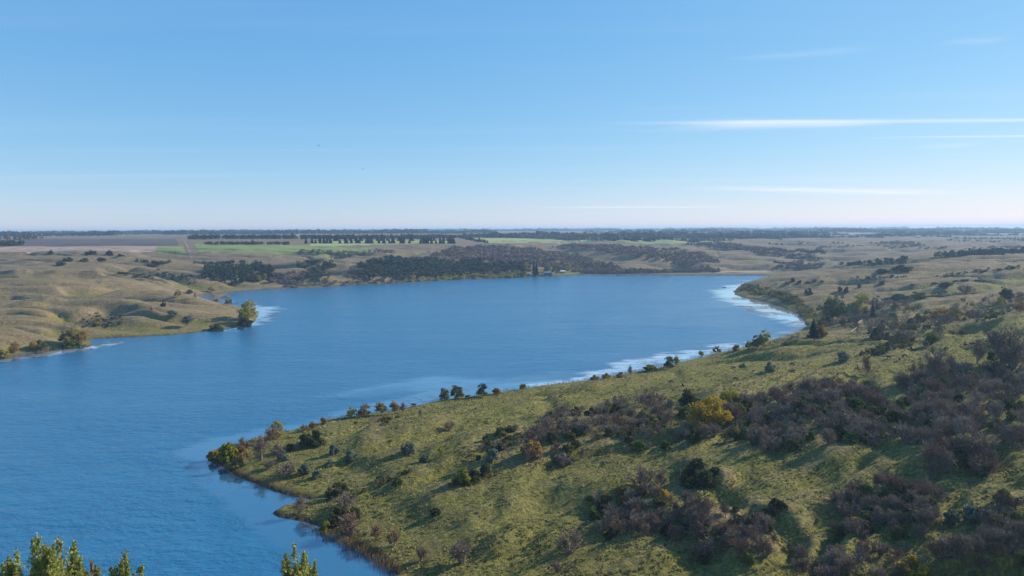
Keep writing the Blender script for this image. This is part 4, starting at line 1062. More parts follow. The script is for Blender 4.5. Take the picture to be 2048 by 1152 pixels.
SINGLES = [
    # the spit
    ('leaf_shrub', 430, 917, 17, 'yellow', 1.5, 'bright yellow shrub at the very tip of the spit'),
    ('leaf_shrub', 455, 920, 36, 'lime', 1.0, 'tall yellow green willow shrub on the spit tip'),
    ('leaf_shrub', 484, 914, 22, 'orange', 1.1, 'orange shrub just right of the tall willow on the spit'),
    ('leaf_shrub', 474, 935, 22, 'gold', 1.2, 'golden shrub at the water edge below the spit tip'),
    ('bare_shrub', 484, 905, 26, None, 1.1, 'dark bare shrub behind the yellow willows on the spit'),
    ('bare_tree', 523, 922, 50, None, 1.0, 'tall bare tree with a slim trunk on the spit'),
    ('leaf_tree', 556, 876, 34, 'gold', 1.1, 'olive gold tree on the lake side of the spit'),
    ('bare_tree', 542, 885, 34, 'rust', 1.1, 'bare brownish tree between the gold tree and the spit tip'),
    ('bare_shrub', 609, 863, 14, 'rust', 1.1, 'dark red shrub on the skyline of the spit'),
    ('bare_shrub', 626, 858, 12, 'rust', 1.1, 'smaller dark red shrub on the skyline of the spit'),
    ('leaf_shrub', 647, 848, 13, 'orange', 0.8, 'little orange shrub at the shore above the red shrubs'),
    ('leaf_tree', 703, 836, 22, 'gold', 1.3, 'left gold tree of the shoreline row over the ridge'),
    ('leaf_tree', 728, 833, 25, 'orange', 1.2, 'orange brown tree of the shoreline row over the ridge'),
    ('leaf_tree', 766, 829, 26, 'gold', 1.2, 'third gold tree of the shoreline row over the ridge'),
    ('leaf_tree', 790, 828, 24, 'orange', 1.1, 'orange tree beside the bare end of the shoreline row'),
    ('bare_tree', 806, 826, 22, None, 1.1, 'bare tree at the right end of the shoreline row'),
    ('leaf_shrub', 612, 892, 28, 'olive', 1.1, 'large olive shrub in the middle of the spit'),
    ('leaf_shrub', 628, 890, 26, 'dark', 1.1, 'dark shrub right against the large olive shrub on the spit'),
    ('leaf_shrub', 582, 902, 15, 'dark', 0.9, 'small dark shrub left of the large olive shrub on the spit'),
    ('bare_shrub', 556, 910, 22, None, 1.2, 'bare round shrub above the silver willow on the spit'),
    ('leaf_shrub', 566, 921, 17, 'silver', 0.9, 'silvery willow shrub next to the tall bare tree'),
    ('leaf_shrub', 667, 908, 22, 'silver', 0.9, 'silver green willow shrub right of the large olive shrub'),
    ('leaf_shrub', 702, 920, 17, 'silver', 1.0, 'silver shrub halfway up the slope behind the cove'),
    ('leaf_shrub', 659, 932, 13, 'silver', 1.2, 'low silver shrub in the middle of the spit slope'),
    ('leaf_shrub', 610, 947, 19, 'silver', 1.0, 'silver shrub above the cove at the right end of the bare clump'),
    ('leaf_shrub', 633, 957, 16, 'silver', 0.9, 'silver shrub just above the cove shore'),
    ('leaf_shrub', 816, 908, 24, 'silver', 0.9, 'silver willow shrub beside the little lime tree'),
    ('leaf_shrub', 848, 924, 15, 'silver', 0.9, 'small silver shrub in the shadow strip below the lime tree'),
    ('bare_shrub', 537, 938, 15, None, 1.5, 'low wide bare shrub near the spit shore'),
    ('bare_shrub', 572, 954, 22, None, 1.5, 'wide bare shrub above the cove'),
    ('leaf_tree', 681, 992, 32, 'dark', 1.2, 'round dark tree at the head of the cove'),
    ('leaf_tree', 882, 910, 22, 'lime', 0.8, 'little lime green tree alone on the slope'),
    ('leaf_shrub', 985, 920, 26, 'silver', 1.0, 'grey willow shrub in front of the shadowed strip'),
    # the shore skyline
    ('leaf_tree', 889, 799, 27, 'olive', 1.0, 'leaning willow tree, left one of the pair on the shore'),
    ('leaf_tree', 914, 797, 29, 'olive', 1.2, 'forked willow tree, right one of the pair on the shore'),
    ('leaf_tree', 964, 793, 28, 'dark', 1.1, 'dense dark willow tree right of the shore pair'),
    ('leaf_shrub', 993, 788, 14, 'orange', 1.2, 'orange shrub right of the dense shore willow'),
    ('leaf_shrub', 1046, 779, 12, 'gold', 1.0, 'small round gold shrub on the shore skyline'),
    ('leaf_shrub', 1190, 760, 9, 'orange', 1.6, 'low orange shrub where the pale water strip begins'),
    ('leaf_shrub', 1212, 757, 10, 'lime', 1.4, 'low lime shrub where the pale water strip begins'),
    ('bare_tree', 1260, 751, 21, None, 0.8, 'dead grey tree on the shore left of the lime shrub'),
    ('leaf_shrub', 1240, 755, 11, 'gold', 1.1, 'gold shrub at the foot of the dead grey tree'),
    ('leaf_shrub', 1300, 743, 15, 'lime', 1.7, 'wide lime shrub on the shore before the dark tree'),
    ('leaf_tree', 1338, 738, 27, 'dark', 1.1, 'dark tree at the end of the shore mound'),
    ('leaf_tree', 1353, 733, 21, 'lime', 0.8, 'pale lime tree right behind the dark shore tree'),
    ('leaf_tree', 1404, 713, 14, 'gold', 1.0, 'small gold tree over the shore mound'),
    ('leaf_tree', 1434, 708, 17, 'olive', 1.2, 'olive tree over the shore mound'),
    ('leaf_shrub', 1472, 702, 12, 'orange', 1.0, 'little orange shrub over the shore mound'),
    ('leaf_tree', 1497, 697, 16, 'gold', 1.0, 'low gold tree left of the tall lime tree on the bay'),
    ('leaf_tree', 1514, 696, 26, 'olive', 1.1, 'olive tree under the tall lime tree on the bay'),
    ('leaf_tree', 1528, 694, 34, 'lime', 0.9, 'tall lime tree with bare top on the bay shore'),
    ('leaf_shrub', 1540, 741, 15, 'silver', 0.9, 'upright silver shrub on the pasture left of the cattle'),
    ('leaf_shrub', 1485, 737, 9, 'green', 1.2, 'small green shrub beside the cow on the mound'),
    ('leaf_shrub', 1686, 724, 20, 'silver', 0.9, 'silver shrub casting a long shadow on the pasture'),
    # cove and lower meadow
    ('bare_tree', 601, 1026, 33, None, 1.2, 'bare tree on the little point, mirrored in the cove'),
    ('leaf_tree', 650, 1064, 26, 'lime', 0.9, 'small bright yellow tree on the cove bank'),
    ('leaf_shrub', 668, 1052, 24, 'dark', 1.0, 'dark green shrub behind the small yellow tree'),
    ('leaf_shrub', 706, 1036, 20, 'dark', 1.1, 'dark green shrub uphill of the rusty dome'),
    ('leaf_shrub', 680, 1030, 20, 'dark', 1.2, 'dark shrub at the neck of the little point'),
    ('bare_shrub', 700, 1068, 32, 'rust', 1.1, 'big rusty dome shaped shrub by the cove'),
    ('bare_shrub', 690, 1014, 24, None, 1.5, 'spreading bare shrub on the crest above the cove'),
    ('bare_tree', 752, 1078, 28, 'rust', 1.2, 'small rusty tree with a long shadow by the reeds'),
    ('bare_shrub', 788, 1092, 26, 'rust', 0.9, 'upright rusty shrub right of the small rusty tree'),
    ('bare_shrub', 925, 1126, 36, None, 1.0, 'bare shrub alone on the lower meadow'),
    ('bare_shrub', 842, 1122, 22, None, 0.8, 'thin bare shrub near the bottom reeds'),
    ('leaf_shrub', 870, 1030, 16, 'dark', 1.2, 'dark shrub on the slope right of the cove'),
    ('leaf_shrub', 928, 966, 27, 'lime', 0.9, 'yellow green shrub of the small clump on the lower meadow'),
    ('leaf_shrub', 954, 958, 19, 'olive', 0.9, 'olive shrub of the small clump on the lower meadow'),
    ('leaf_shrub', 970, 950, 24, 'dark', 0.8, 'upright dark shrub of the small clump on the lower meadow'),
    ('bare_shrub', 1114, 1145, 20, None, 0.9, 'little bare shrub at the bottom edge of the meadow'),
    ('bare_shrub', 1140, 1105, 40, None, 1.1, 'bare shrub left below the lower thicket'),
    ('bare_shrub', 900, 862, 16, 'rust', 1.2, 'lone rusty shrub on the upper meadow'),
    ('bare_tree', 840, 835, 20, None, 0.5, 'thin dead tree on the ridge near the water'),
    # in and around the big thicket
    ('leaf_shrub', 1062, 912, 30, 'orange', 1.1, 'orange brown shrub at the left end of the big thicket'),
    ('leaf_tree', 1402, 858, 56, 'yellow', 1.25, 'big golden tree on the upper edge of the big thicket'),
    ('leaf_tree', 1432, 848, 56, 'yellow', 1.25, 'second golden tree touching the first on its right'),
    ('leaf_tree', 1457, 816, 42, 'lime', 1.2, 'yellow green tree right above the golden trees'),
    ('leaf_shrub', 1377, 814, 32, 'dark', 1.1, 'dark green shrub left of the big golden trees'),
    ('spruce_tree', 1133, 925, 28, None, 1.2, 'small dark conifer in the left wing of the big thicket'),
    ('leaf_shrub', 1270, 898, 16, 'yellow', 1.0, 'small yellow shrub on the lower edge of the left thicket'),
    ('leaf_tree', 1468, 878, 24, 'gold', 0.9, 'small golden tree on the lower edge of the middle thicket'),
    ('bare_shrub', 1285, 978, 40, None, 1.1, 'left of the two round shrubs on the lower meadow, half bare'),
    ('bare_tree', 1322, 976, 44, None, 1.0, 'bare tree between the two round shrubs on the lower meadow'),
    ('leaf_shrub', 1398, 964, 40, 'dark', 1.3, 'right of the two round shrubs on the lower meadow, dark'),
    ('leaf_shrub', 1327, 997, 17, 'yellow', 1.0, 'small orange yellow shrub below the two round shrubs'),
    ('bare_tree', 1524, 908, 32, None, 0.7, 'bare tree throwing a long shadow on the right meadow'),
    ('spruce_tree', 1410, 1092, 34, None, 0.9, 'small dark conifer in the lower thicket'),
    ('leaf_shrub', 1825, 1156, 32, 'yellow', 1.2, 'bright yellow shrub at the bottom edge on the right'),
    ('leaf_shrub', 1902, 1046, 26, 'silver', 0.8, 'left silver green shrub on the lower right meadow'),
    ('leaf_shrub', 1942, 1042, 26, 'silver', 0.8, 'right silver green shrub on the lower right meadow'),
    ('leaf_shrub', 1495, 1125, 18, 'green', 1.0, 'bright green shrub at the foot of the lower thicket'),
    ('bare_tree', 1732, 752, 46, 'rust', 0.5, 'slim bare tree standing alone among the cattle'),
    ('bare_tree', 1868, 770, 70, None, 1.0, 'spreading bare tree at the top of the big thicket'),
    ('bare_tree', 1955, 728, 44, None, 1.0, 'bare forked tree on the right pasture'),
    ('bare_shrub', 2012, 722, 48, None, 1.2, 'big bare fan shaped shrub at the right edge'),
    ('bare_shrub', 2030, 735, 42, None, 1.2, 'second big bare fan shaped shrub at the right edge'),
    ('leaf_tree', 1955, 762, 24, 'lime', 1.1, 'yellow green tree in the right wing of the big thicket'),
    ('leaf_shrub', 1740, 785, 22, 'green', 1.4, 'bright green shrub under the pasture bank'),
    ('leaf_shrub', 1668, 778, 16, 'yellow', 0.8, 'small yellow shrub at the upper edge of the middle thicket'),
    ('leaf_tree', 1920, 900, 30, 'gold', 1.2, 'gold flecked tree on the lower edge of the right thicket'),
    # the bay
    ('spruce_tree', 1626, 674, 36, None, 1.1, 'large spruce at the bay shore'),
    ('leaf_shrub', 1642, 672, 20, 'orange', 1.0, 'orange shrub right beside the large shore spruce'),
    ('spruce_tree', 1745, 632, 25, None, 0.8, 'slim spruce in the wood beside the bay'),
    ('leaf_tree', 1660, 642, 46, 'green', 0.8, 'tall green poplar, left one in the bay wood'),
    ('leaf_tree', 1676, 640, 48, 'green', 0.8, 'tall green poplar, right one in the bay wood'),
    ('leaf_tree', 1719, 626, 38, 'lime', 1.0, 'tall lime poplar in the bay wood'),
    ('leaf_tree', 1880, 648, 30, 'orange', 1.4, 'wide orange tree in the bay wood'),
    ('leaf_tree', 1902, 646, 28, 'gold', 1.4, 'wide golden tree in the bay wood'),
    ('leaf_tree', 2018, 607, 26, 'dark', 1.0, 'dark green tree at the right edge above the bay wood'),
    ('leaf_tree', 2000, 612, 16, 'lime', 0.8, 'small lime tree left of the dark tree above the bay wood'),
    ('leaf_tree', 2040, 626, 22, 'orange', 1.2, 'orange tree at the right edge above the bay wood'),
    ('leaf_shrub', 1617, 589, 11, 'dark', 1.0, 'dark shrub on the bare hill above the bay'),
    ('leaf_shrub', 1586, 565, 9, 'dark', 0.8, 'small dark juniper shrub high on the right hill'),
    ('leaf_shrub', 1763, 569, 7, 'dark', 1.3, 'small dark shrub in the middle of the right hill'),
    ('leaf_shrub', 1718, 576, 8, 'dark', 0.8, 'tiny dark shrub in the middle of the right hill'),
    ('leaf_shrub', 1680, 584, 10, 'dark', 0.8, 'left shrub of a small pair above the poplars'),
    ('leaf_shrub', 1693, 584, 11, 'dark', 0.7, 'right shrub of a small pair above the poplars'),
    ('bare_shrub', 1930, 588, 14, 'rust', 1.5, 'rusty shrub clump on the upper right hill'),
    ('leaf_shrub', 1890, 574, 10, 'dark', 1.8, 'wide dark shrub on the upper right hill'),
    ('leaf_shrub', 1800, 598, 9, 'dark', 2.5, 'long dark shrub patch on the lower right hill'),
    ('leaf_shrub', 1840, 597, 10, 'olive', 2.0, 'olive shrub patch on the lower right hill'),
    ('leaf_shrub', 1765, 545, 7, 'dark', 2.6, 'left dark shrub patch near the top of the right hill'),
    ('leaf_shrub', 1805, 540, 8, 'dark', 3.0, 'right dark shrub patch near the top of the right hill'),
    # left bank
    ('leaf_tree', 146, 692, 34, 'gold', 1.0, 'tallest gold tree of the clump on the left bank'),
    ('leaf_tree', 160, 691, 26, 'orange', 1.0, 'orange tree at the right of the left bank clump'),
    ('leaf_shrub', 143, 694, 15, 'green', 1.5, 'green shrub at the foot of the left bank clump'),
    ('leaf_tree', 132, 688, 24, 'olive', 1.1, 'olive tree at the left of the left bank clump'),
    ('leaf_tree', 29, 707, 20, 'orange', 0.9, 'small orange tree at the left edge shore'),
    ('leaf_shrub', 8, 714, 14, 'gold', 1.3, 'golden shrub in the left corner of the shore'),
    ('leaf_tree', 64, 703, 18, 'yellow', 0.9, 'small yellow tree on the left shore'),
    ('leaf_shrub', 80, 700, 15, 'olive', 1.1, 'olive shrub right of the small yellow tree'),
    ('leaf_tree', 372, 654, 23, 'silver', 1.2, 'round silver tree on the left promontory'),
    ('leaf_shrub', 345, 634, 13, 'silver', 1.1, 'silver shrub up the slope from the round silver tree'),
    ('leaf_shrub', 327, 613, 8, 'dark', 0.9, 'tiny dark shrub on the promontory slope'),
    ('leaf_shrub', 302, 622, 7, 'rust', 0.7, 'tiny rusty shrub on the promontory slope'),
    ('leaf_tree', 497, 641, 40, 'gold', 1.1, 'big willow tree at the promontory tip'),
    ('leaf_tree', 486, 646, 30, 'lime', 1.0, 'lime willow tree just left of the promontory tip'),
    ('leaf_shrub', 489, 651, 18, 'dark', 1.3, 'dark shrub below the willows of the promontory tip'),
    ('leaf_shrub', 430, 661, 16, 'olive', 1.5, 'olive shrub on the promontory shore'),
    ('leaf_tree', 457, 611, 15, 'olive', 1.2, 'small tree on the far side of the promontory'),
    ('leaf_tree', 356, 595, 16, 'gold', 1.0, 'gold tree at the head of the inlet'),
    ('leaf_shrub', 432, 603, 7, 'orange', 1.4, 'low orange shrub on the far side of the promontory'),
    ('leaf_shrub', 380, 587, 9, 'olive', 1.2, 'olive shrub on the far shore of the inlet'),
    ('leaf_tree', 424, 585, 14, 'gold', 1.5, 'gold tree on the far shore of the inlet'),
    ('leaf_shrub', 195, 652, 14, 'gold', 0.8, 'gold shrub in the dark hollow of the left bank'),
    ('leaf_shrub', 182, 509, 7, 'dark', 2.0, 'dark shrub clump below the stubble field'),
    ('leaf_shrub', 220, 510, 9, 'dark', 1.2, 'lone dark shrub below the stubble field'),
    ('leaf_shrub', 101, 507, 5, 'dark', 1.2, 'tiny dark shrub at the edge of the stubble field'),
    ('leaf_shrub', 136, 521, 5, 'dark', 2.4, 'flat dark shrub patch on the left hills'),
    ('leaf_shrub', 170, 522, 6, 'dark', 2.2, 'middle dark shrub patch on the left hills'),
    ('leaf_shrub', 203, 522, 7, 'dark', 2.0, 'right dark shrub patch on the left hills'),
    ('leaf_shrub', 122, 531, 6, 'dark', 2.4, 'lower dark shrub patch on the left hills'),
    ('leaf_shrub', 240, 513, 5, 'dark', 2.0, 'small dark patch right of the lone shrub'),
    # far bank
    ('leaf_tree', 517, 563, 13, 'lime', 1.0, 'yellow tree right of the conifer grove'),
    ('leaf_tree', 529, 560, 13, 'gold', 1.0, 'gold tree behind the yellow tree at the conifer grove'),
    ('leaf_tree', 653, 567, 12, 'orange', 1.1, 'orange tree on the far shore'),
    ('spruce_tree', 1068, 551, 30, None, 0.7, 'left of two tall spruces by the lake houses'),
    ('spruce_tree', 1073, 549, 28, None, 0.7, 'right of two tall spruces by the lake houses'),
    ('leaf_tree', 1095, 546, 20, 'gold', 1.0, 'gold tree behind the brown lake house'),
    ('leaf_tree', 1112, 550, 26, 'olive', 0.9, 'tall pale willow between the two lake houses'),
    ('leaf_tree', 1137, 545, 13, 'lime', 1.0, 'lime tree right of the long white shed'),
    ('leaf_tree', 1154, 543, 14, 'gold', 1.0, 'gold tree above the green lawn'),
    ('leaf_tree', 1052, 543, 20, 'gold', 0.7, 'slim gold tree left of the two tall spruces'),
    ('leaf_tree', 1335, 548, 12, 'gold', 1.0, 'gold tree standing at the dam'),
]
for (kind, px, py, hpx, mat, wide, lab) in SINGLES:
    if kind == 'leaf_shrub' and mat == 'rust': kind = 'bare_shrub'
    put(kind, px, py, hpx, lab, mat, wide=wide)

# young cottonwoods in front, growing on the bank below the camera
for (px, pt, Y, mat, wide, lab) in ((6, 1132, 98, None, 1.0, 'small poplar cut by the left picture edge'), (34, 1108, 102, None, 1.1, 'left poplar of the front group'), (76, 1077, 99, None, 1.0, 'tallest poplar of the front group'),
                          (118, 1082, 103, None, 1.2, 'forked poplar of the front group'), (160, 1120, 98, None, 0.9, 'low poplar right of the forked one'), (183, 1126, 101, 'orange', 0.7, 'thin orange poplar in front of the lake'),
                          (250, 1106, 100, None, 0.9, 'single bushy poplar right of the front group'), (589, 1092, 97, None, 0.9, 'poplar standing alone in front of the cove'), (612, 1112, 99, None, 0.8, 'shorter twin of the poplar in front of the cove')):
    a, s_ = ray(px, pt); top = CAM_H + s_ * Y; z = float(ground(a * Y, Y)[0])
    plant('poplar_tree', a * Y, Y, z, max(5.0, top - z + 0.3), lab, 'tree', group='poplars in the foreground', mat=mat, wide=wide * 9.0 / max(5.0, top - z))

# planted conifers in rows on the plain
r = np.random.default_rng(91)
for row, (yy, xs, hh) in enumerate(((487, [505, 612, 624, 631, 640, 648, 654, 661, 680, 691, 694, 703, 714, 719, 733, 738, 743, 758, 768, 779, 784, 788, 803, 807, 819, 841, 847, 851, 855, 863, 872, 881, 887, 899, 902, 907], 11),
                                    (482, [640, 655, 670, 675, 690, 700, 712, 722, 735, 742, 755, 762, 775, 786, 798, 808, 822, 825, 846, 850, 856, 862, 868, 880, 887, 895, 900, 906], 11))):
    for k, xx in enumerate(xs):
        x, y, z = spot(xx, yy)
        h = hh * r.uniform(0.75, 1.2) * y / FPX
        plant('spruce_tree', x, y, z, h, 'planted spruce, %s from the %s in the %s row before the shelter belt' % (ORD[k] if k < len(xs) // 2 else ORD[len(xs) - 1 - k], 'left' if k < len(xs) // 2 else 'right', 'front' if row == 0 else 'back'), 'tree', group='planted spruces %s row' % ('front' if row == 0 else 'back'), wide=1.5)

# ------------------------------------------------------------------ reeds and grass nobody could count
r = np.random.default_rng(121)
RB = Bits()
for a_, b_, n, w in (((640, 1062), (700, 1088), 500, 1.2), ((690, 1084), (745, 1112), 700, 1.3), ((735, 1108), (800, 1150), 800, 1.3), ((600, 1046), (640, 1062), 200, 0.8), ((470, 948), (620, 1000), 500, 0.8), ((415, 922), (470, 948), 200, 0.8), ((640, 849), (800, 822), 500, 1.2), ((800, 822), (960, 795), 350, 1.0), ((980, 791), (1180, 764), 600, 1.2), ((1180, 764), (1300, 742), 500, 1.4), ((1300, 742), (1480, 697), 600, 1.6), ((1480, 697), (1612, 662), 500, 1.8), ((0, 718), (150, 696), 300, 1.8), ((200, 678), (500, 651), 600, 1.6)):
    p0 = np.array(at_h(*a_, 0)); p1 = np.array(at_h(*b_, 0))
    t = r.uniform(0, 1, n); p = p0 + (p1 - p0) * t[:, None] + r.normal(0, w, (n, 2))
    z = np.maximum(ground(p[:, 0], p[:, 1]), -0.3)
    ok = z < 1.5; p, z = p[ok], z[ok]; n = len(p)
    L = r.uniform(0.7, 1.8, n) * w; d = unit(r.normal(size=(n, 3)) * 0.18 + [0, 0, 1])
    twigs(RB, r, np.column_stack([p, z]), d, L, r.uniform(0.05, 0.12, n), r.uniform(0, 1, n))
stuff_quads('reeds', RB, M['reed'], 'tan dry reeds along the edge of the cove', 'reeds')
GB = Bits()
for k, (n, y0, y1) in enumerate(((42000, 150, 300), (30000, 300, 520))):
    y = y0 * (y1 / y0) ** r.uniform(0, 1, n); a = r.uniform(-0.5, 0.8, n); x = a * y
    dd, ins = dist_poly(x, y, shore)
    dens = fbm(x / 11, y / 8, 3, 141) + 0.5 * fbm(x / 3, y / 3, 2, 145)
    ok = (~ins) & (dd > 1.5) & (dens > -0.12); x, y, dens = x[ok], y[ok], dens[ok]; z = ground(x, y); n = len(x)
    tint = np.clip(0.45 + 0.9 * fbm(x / 16, y / 12, 3, 151) + r.normal(0, 0.15, n), 0, 1)
    for q in range(2):
        L = r.uniform(0.22, 0.6, n) * (1.0 if k == 0 else 1.4); d = unit(r.normal(size=(n, 3)) * 0.5 + [0, 0, 1])
        twigs(GB, r, np.column_stack([x, y, z - 0.04]) + r.normal(0, 0.12, (n, 3)) * [1, 1, 0], d, L, L * r.uniform(0.4, 1.0, n), tint)
stuff_quads('grass', GB, M['tuft'], 'dry grass tufts on the near slope', 'grass')

# knee high scrub, weeds and tussocks, far too many to count
LOW = [make_bare_shrub(860 + i, stems=6, side=4, sub=1, tw=0.10)[1].arrays() for i in range(3)] + [make_leaf_shrub(870 + i, n_lump=6, per=8, leaf=0.6)[1].arrays() for i in range(3)]
for k, (mat, n, lab) in enumerate((('twig', 900, 'knee high grey brown scrub dotted over the near slope'), ('rust', 500, 'rusty brown weeds in patches on the near slope'), ('olive', 700, 'low olive tussocks on the near slope'), ('tuft', 700, 'pale dry tussocks on the near slope'))):
    y = 155 * (560 / 155) ** r.uniform(0, 1, n * 5); x = r.uniform(-0.5, 0.82, n * 5) * y
    dd, ins = dist_poly(x, y, shore)
    ok = (~ins) & (dd > 2) & (fbm(x / 16, y / 12, 3, 161 + k * 7) > 0.10); x, y = x[ok][:n], y[ok][:n]; z = ground(x, y)
    vs, fs, ts = [], [], []; n0 = 0
    for xx, yy, zz in zip(x, y, z):
        v, f, t = LOW[r.integers(0, 3) + (3 if mat in ('olive', 'tuft') else 0)]
        s_ = r.uniform(0.12, 0.42) ** 1.0; a = r.uniform(0, 6.28); ca, sa = math.cos(a), math.sin(a); w = s_ * r.uniform(0.9, 1.7)
        vs.append(np.column_stack([xx + (v[:, 0] * ca - v[:, 1] * sa) * w, yy + (v[:, 0] * sa + v[:, 1] * ca) * w, zz + v[:, 2] * s_ - 0.03])); fs.append(f + n0); n0 += len(v)
        ts.append(np.clip(t + r.normal(0, 0.2), 0, 1))
    o = link('low_scrub', mesh_from('low_scrub', np.concatenate(vs), np.concatenate(fs), [M[mat]], attrs={'tint': ('POINT', np.concatenate(ts))}))
    tag(o, lab, 'scrub', kind='stuff')

# ------------------------------------------------------------------ cattle
def skin_mesh(name, pts, edges, radii, mat):
    me = bpy.data.meshes.new(name); me.from_pydata(pts, edges, [])
    o = bpy.data.objects.new(name, me); C.objects.link(o)
    sk = o.modifiers.new('skin', 'SKIN'); o.modifiers.new('sub', 'SUBSURF').levels = 1
    for v, rd in zip(me.skin_vertices[0].data, radii): v.radius = rd if isinstance(rd, tuple) else (rd, rd)
    me.skin_vertices[0].data[0].use_root = True
    bpy.context.view_layer.update()
    ev = o.evaluated_get(bpy.context.evaluated_depsgraph_get())
    out = bpy.data.meshes.new_from_object(ev); out.name = name
    bpy.data.objects.remove(o)
    out.materials.clear(); out.materials.append(mat)
    return out

def cow_mesh(graze, mat):
    hd = [(1.05, 0, 0.95), (1.38, 0, 0.50), (1.62, 0, 0.16)] if graze else [(1.05, 0, 1.32), (1.35, 0, 1.45), (1.68, 0, 1.28)]
    pts = [(0, 0, 1.02), (0.45, 0, 1.02), (0.80, 0, 1.08)] + hd + [(-0.45, 0, 1.04), (-0.80, 0, 1.12)]
    rad = [(0.46, 0.42), (0.46, 0.43), (0.37, 0.35), 0.23, 0.18, 0.11, (0.44, 0.41), (0.28, 0.30)]
    ed = [(0, 1), (1, 2), (2, 3), (3, 4), (4, 5), (0, 6), (6, 7)]
    for sx, att in ((0.62, 2), (-0.72, 7)):
        for sy in (-1, 1):
            i = len(pts)
            kx = sx + (0.05 if att == 2 else -0.10)
            pts += [(sx, 0.20 * sy, 0.78), (sx + (0.10 if att == 7 else 0), 0.21 * sy, 0.55 if att == 7 else 0.42), (kx, 0.21 * sy, 0.30 if att == 7 else 0.24), (kx + 0.04, 0.21 * sy, 0.0)]
            rad += [0.17 if att == 7 else 0.14, 0.10, 0.07, 0.075]
            ed += [(att, i), (i, i + 1), (i + 1, i + 2), (i + 2, i + 3)]
    i = len(pts); pts += [(-1.0, 0, 1.18), (-1.06, 0, 0.85), (-1.05, 0, 0.45)]; rad += [0.05, 0.035, 0.05]; ed += [(7, i), (i, i + 1), (i + 1, i + 2)]
    e = len(pts); hx, hy, hz = hd[1]
    pts += [(hx - 0.10, 0.22, hz + 0.08), (hx - 0.10, -0.22, hz + 0.08)]; rad += [0.05, 0.05]; ed += [(4, e), (4, e + 1)]
    return skin_mesh('body', pts, ed, rad, mat)

def hide_material(name, c0, c1):
    m, nt, out = new_mat(name); t = NT(nt)
    pos = t.n('ShaderNodeTexCoord').outputs['Object']
    b = t.n('ShaderNodeBsdfPrincipled'); t.link(t.mix(t.noise(pos, 2.0, 3), c0, c1), b.inputs['Base Color']); b.inputs['Roughness'].default_value = 0.7
    t.link(b.outputs[0], out.inputs[0]); return m
hide_b = hide_material('black_hide', (0.012, 0.010, 0.009), (0.028, 0.022, 0.018)); hide_r = hide_material('brown_hide', (0.045, 0.020, 0.012), (0.09, 0.04, 0.022))
COW = {(g_, c_): cow_mesh(g_ == 'g', hide_b if c_ == 'b' else hide_r) for g_ in 'gs' for c_ in 'br'}
for me in COW.values():
    me.polygons.foreach_set('use_smooth', np.ones(len(me.polygons), bool))
for (px, py, g_, c_, turn, lab) in (
        (1726, 708, 'g', 'b', 40, 'black cow grazing below the dark shrub strip, leftmost there'), (1757, 708, 'g', 'b', 100, 'black cow grazing right under the dark shrub strip'),
        (1778, 717, 's', 'b', 10, 'black cow standing broadside in the middle of the pasture'), (1799, 721, 's', 'b', 70, 'black cow to the right of the broadside one'),
        (1810, 714, 'g', 'r', 170, 'brown cow grazing just above the middle pair'), (1822, 699, 's', 'b', 85, 'black cow seen end on, highest of the middle herd'),
        (1831, 702, 'g', 'b', 20, 'black cow grazing beside the end on cow'), (1849, 699, 's', 'r', 150, 'brown cow in the upper middle of the pasture'),
        (1893, 699, 'g', 'b', 190, 'black cow alone between the middle herd and the right group'), (1932, 692, 'g', 'b', 15, 'left black cow of the three at the upper right'),
        (1942, 690, 's', 'b', 5, 'middle black cow of the three at the upper right'), (1949, 690, 'g', 'b', 175, 'right black cow of the three at the upper right'),
        (1716, 738, 's', 'b', 60, 'black cow left of the slim bare tree'), (1736, 736, 'g', 'b', 200, 'black cow right of the slim bare tree'),
        (1343, 766, 'g', 'r', 180, 'brown cow grazing on the low meadow above the left thicket'), (1366, 774, 's', 'b', 95, 'dark calf sized cow end on near the low meadow'),
        (1468, 738, 's', 'b', 175, 'black cow next to the small green shrub'), (1471, 760, 'g', 'b', 5, 'black cow lying low behind the meadow swell'),
        (1585, 731, 'g', 'b', 185, 'upper black cow of the pair right of the silver shrub'), (1585, 746, 's', 'b', 0, 'lower black cow of the pair right of the silver shrub'),
        (934, 796, 's', 'b', 10, 'black cow at the water edge under the willow pair'), (828, 813, 's', 'b', 185, 'black cow on the shore below the thin dead tree')):
    x, y, z = spot(px, py)
    o = link('cow', COW[(g_, c_)], loc=(x, y, z - 0.03)); o.rotation_euler = (0, 0, R(turn)); o.scale = (1.15, 1.25, 1.15)
    tag(o, lab, 'cow', group='cattle on the pasture')

# ------------------------------------------------------------------ buildings, poles, mast, fence, boat, birds
def plain(name, col, rough=0.7):
    m, nt, out = new_mat(name); t = NT(nt)
    pos = t.n('ShaderNodeTexCoord').outputs['Object']
    c2 = tuple(c * 0.82 for c in col)
    b = t.n('ShaderNodeBsdfPrincipled'); t.link(t.mix(t.noise(pos, 1.5, 4), c2, col), b.inputs['Base Color']); b.inputs['Roughness'].default_value = rough
    t.link(b.outputs[0], out.inputs[0]); return m
mt_white = plain('white_metal_roof', (0.78, 0.78, 0.78), 0.4); mt_brown = plain('brown_siding', (0.10, 0.07, 0.05)); mt_cream = plain('pale_siding', (0.45, 0.42, 0.37))
mt_glass = plain('window_glass', (0.02, 0.03, 0.04), 0.1); mt_wood = plain('weathered_post', (0.20, 0.17, 0.13)); mt_steel = plain('grey_steel', (0.30, 0.30, 0.31), 0.5); mt_dark = plain('dark_hull', (0.03, 0.03, 0.035), 0.5)

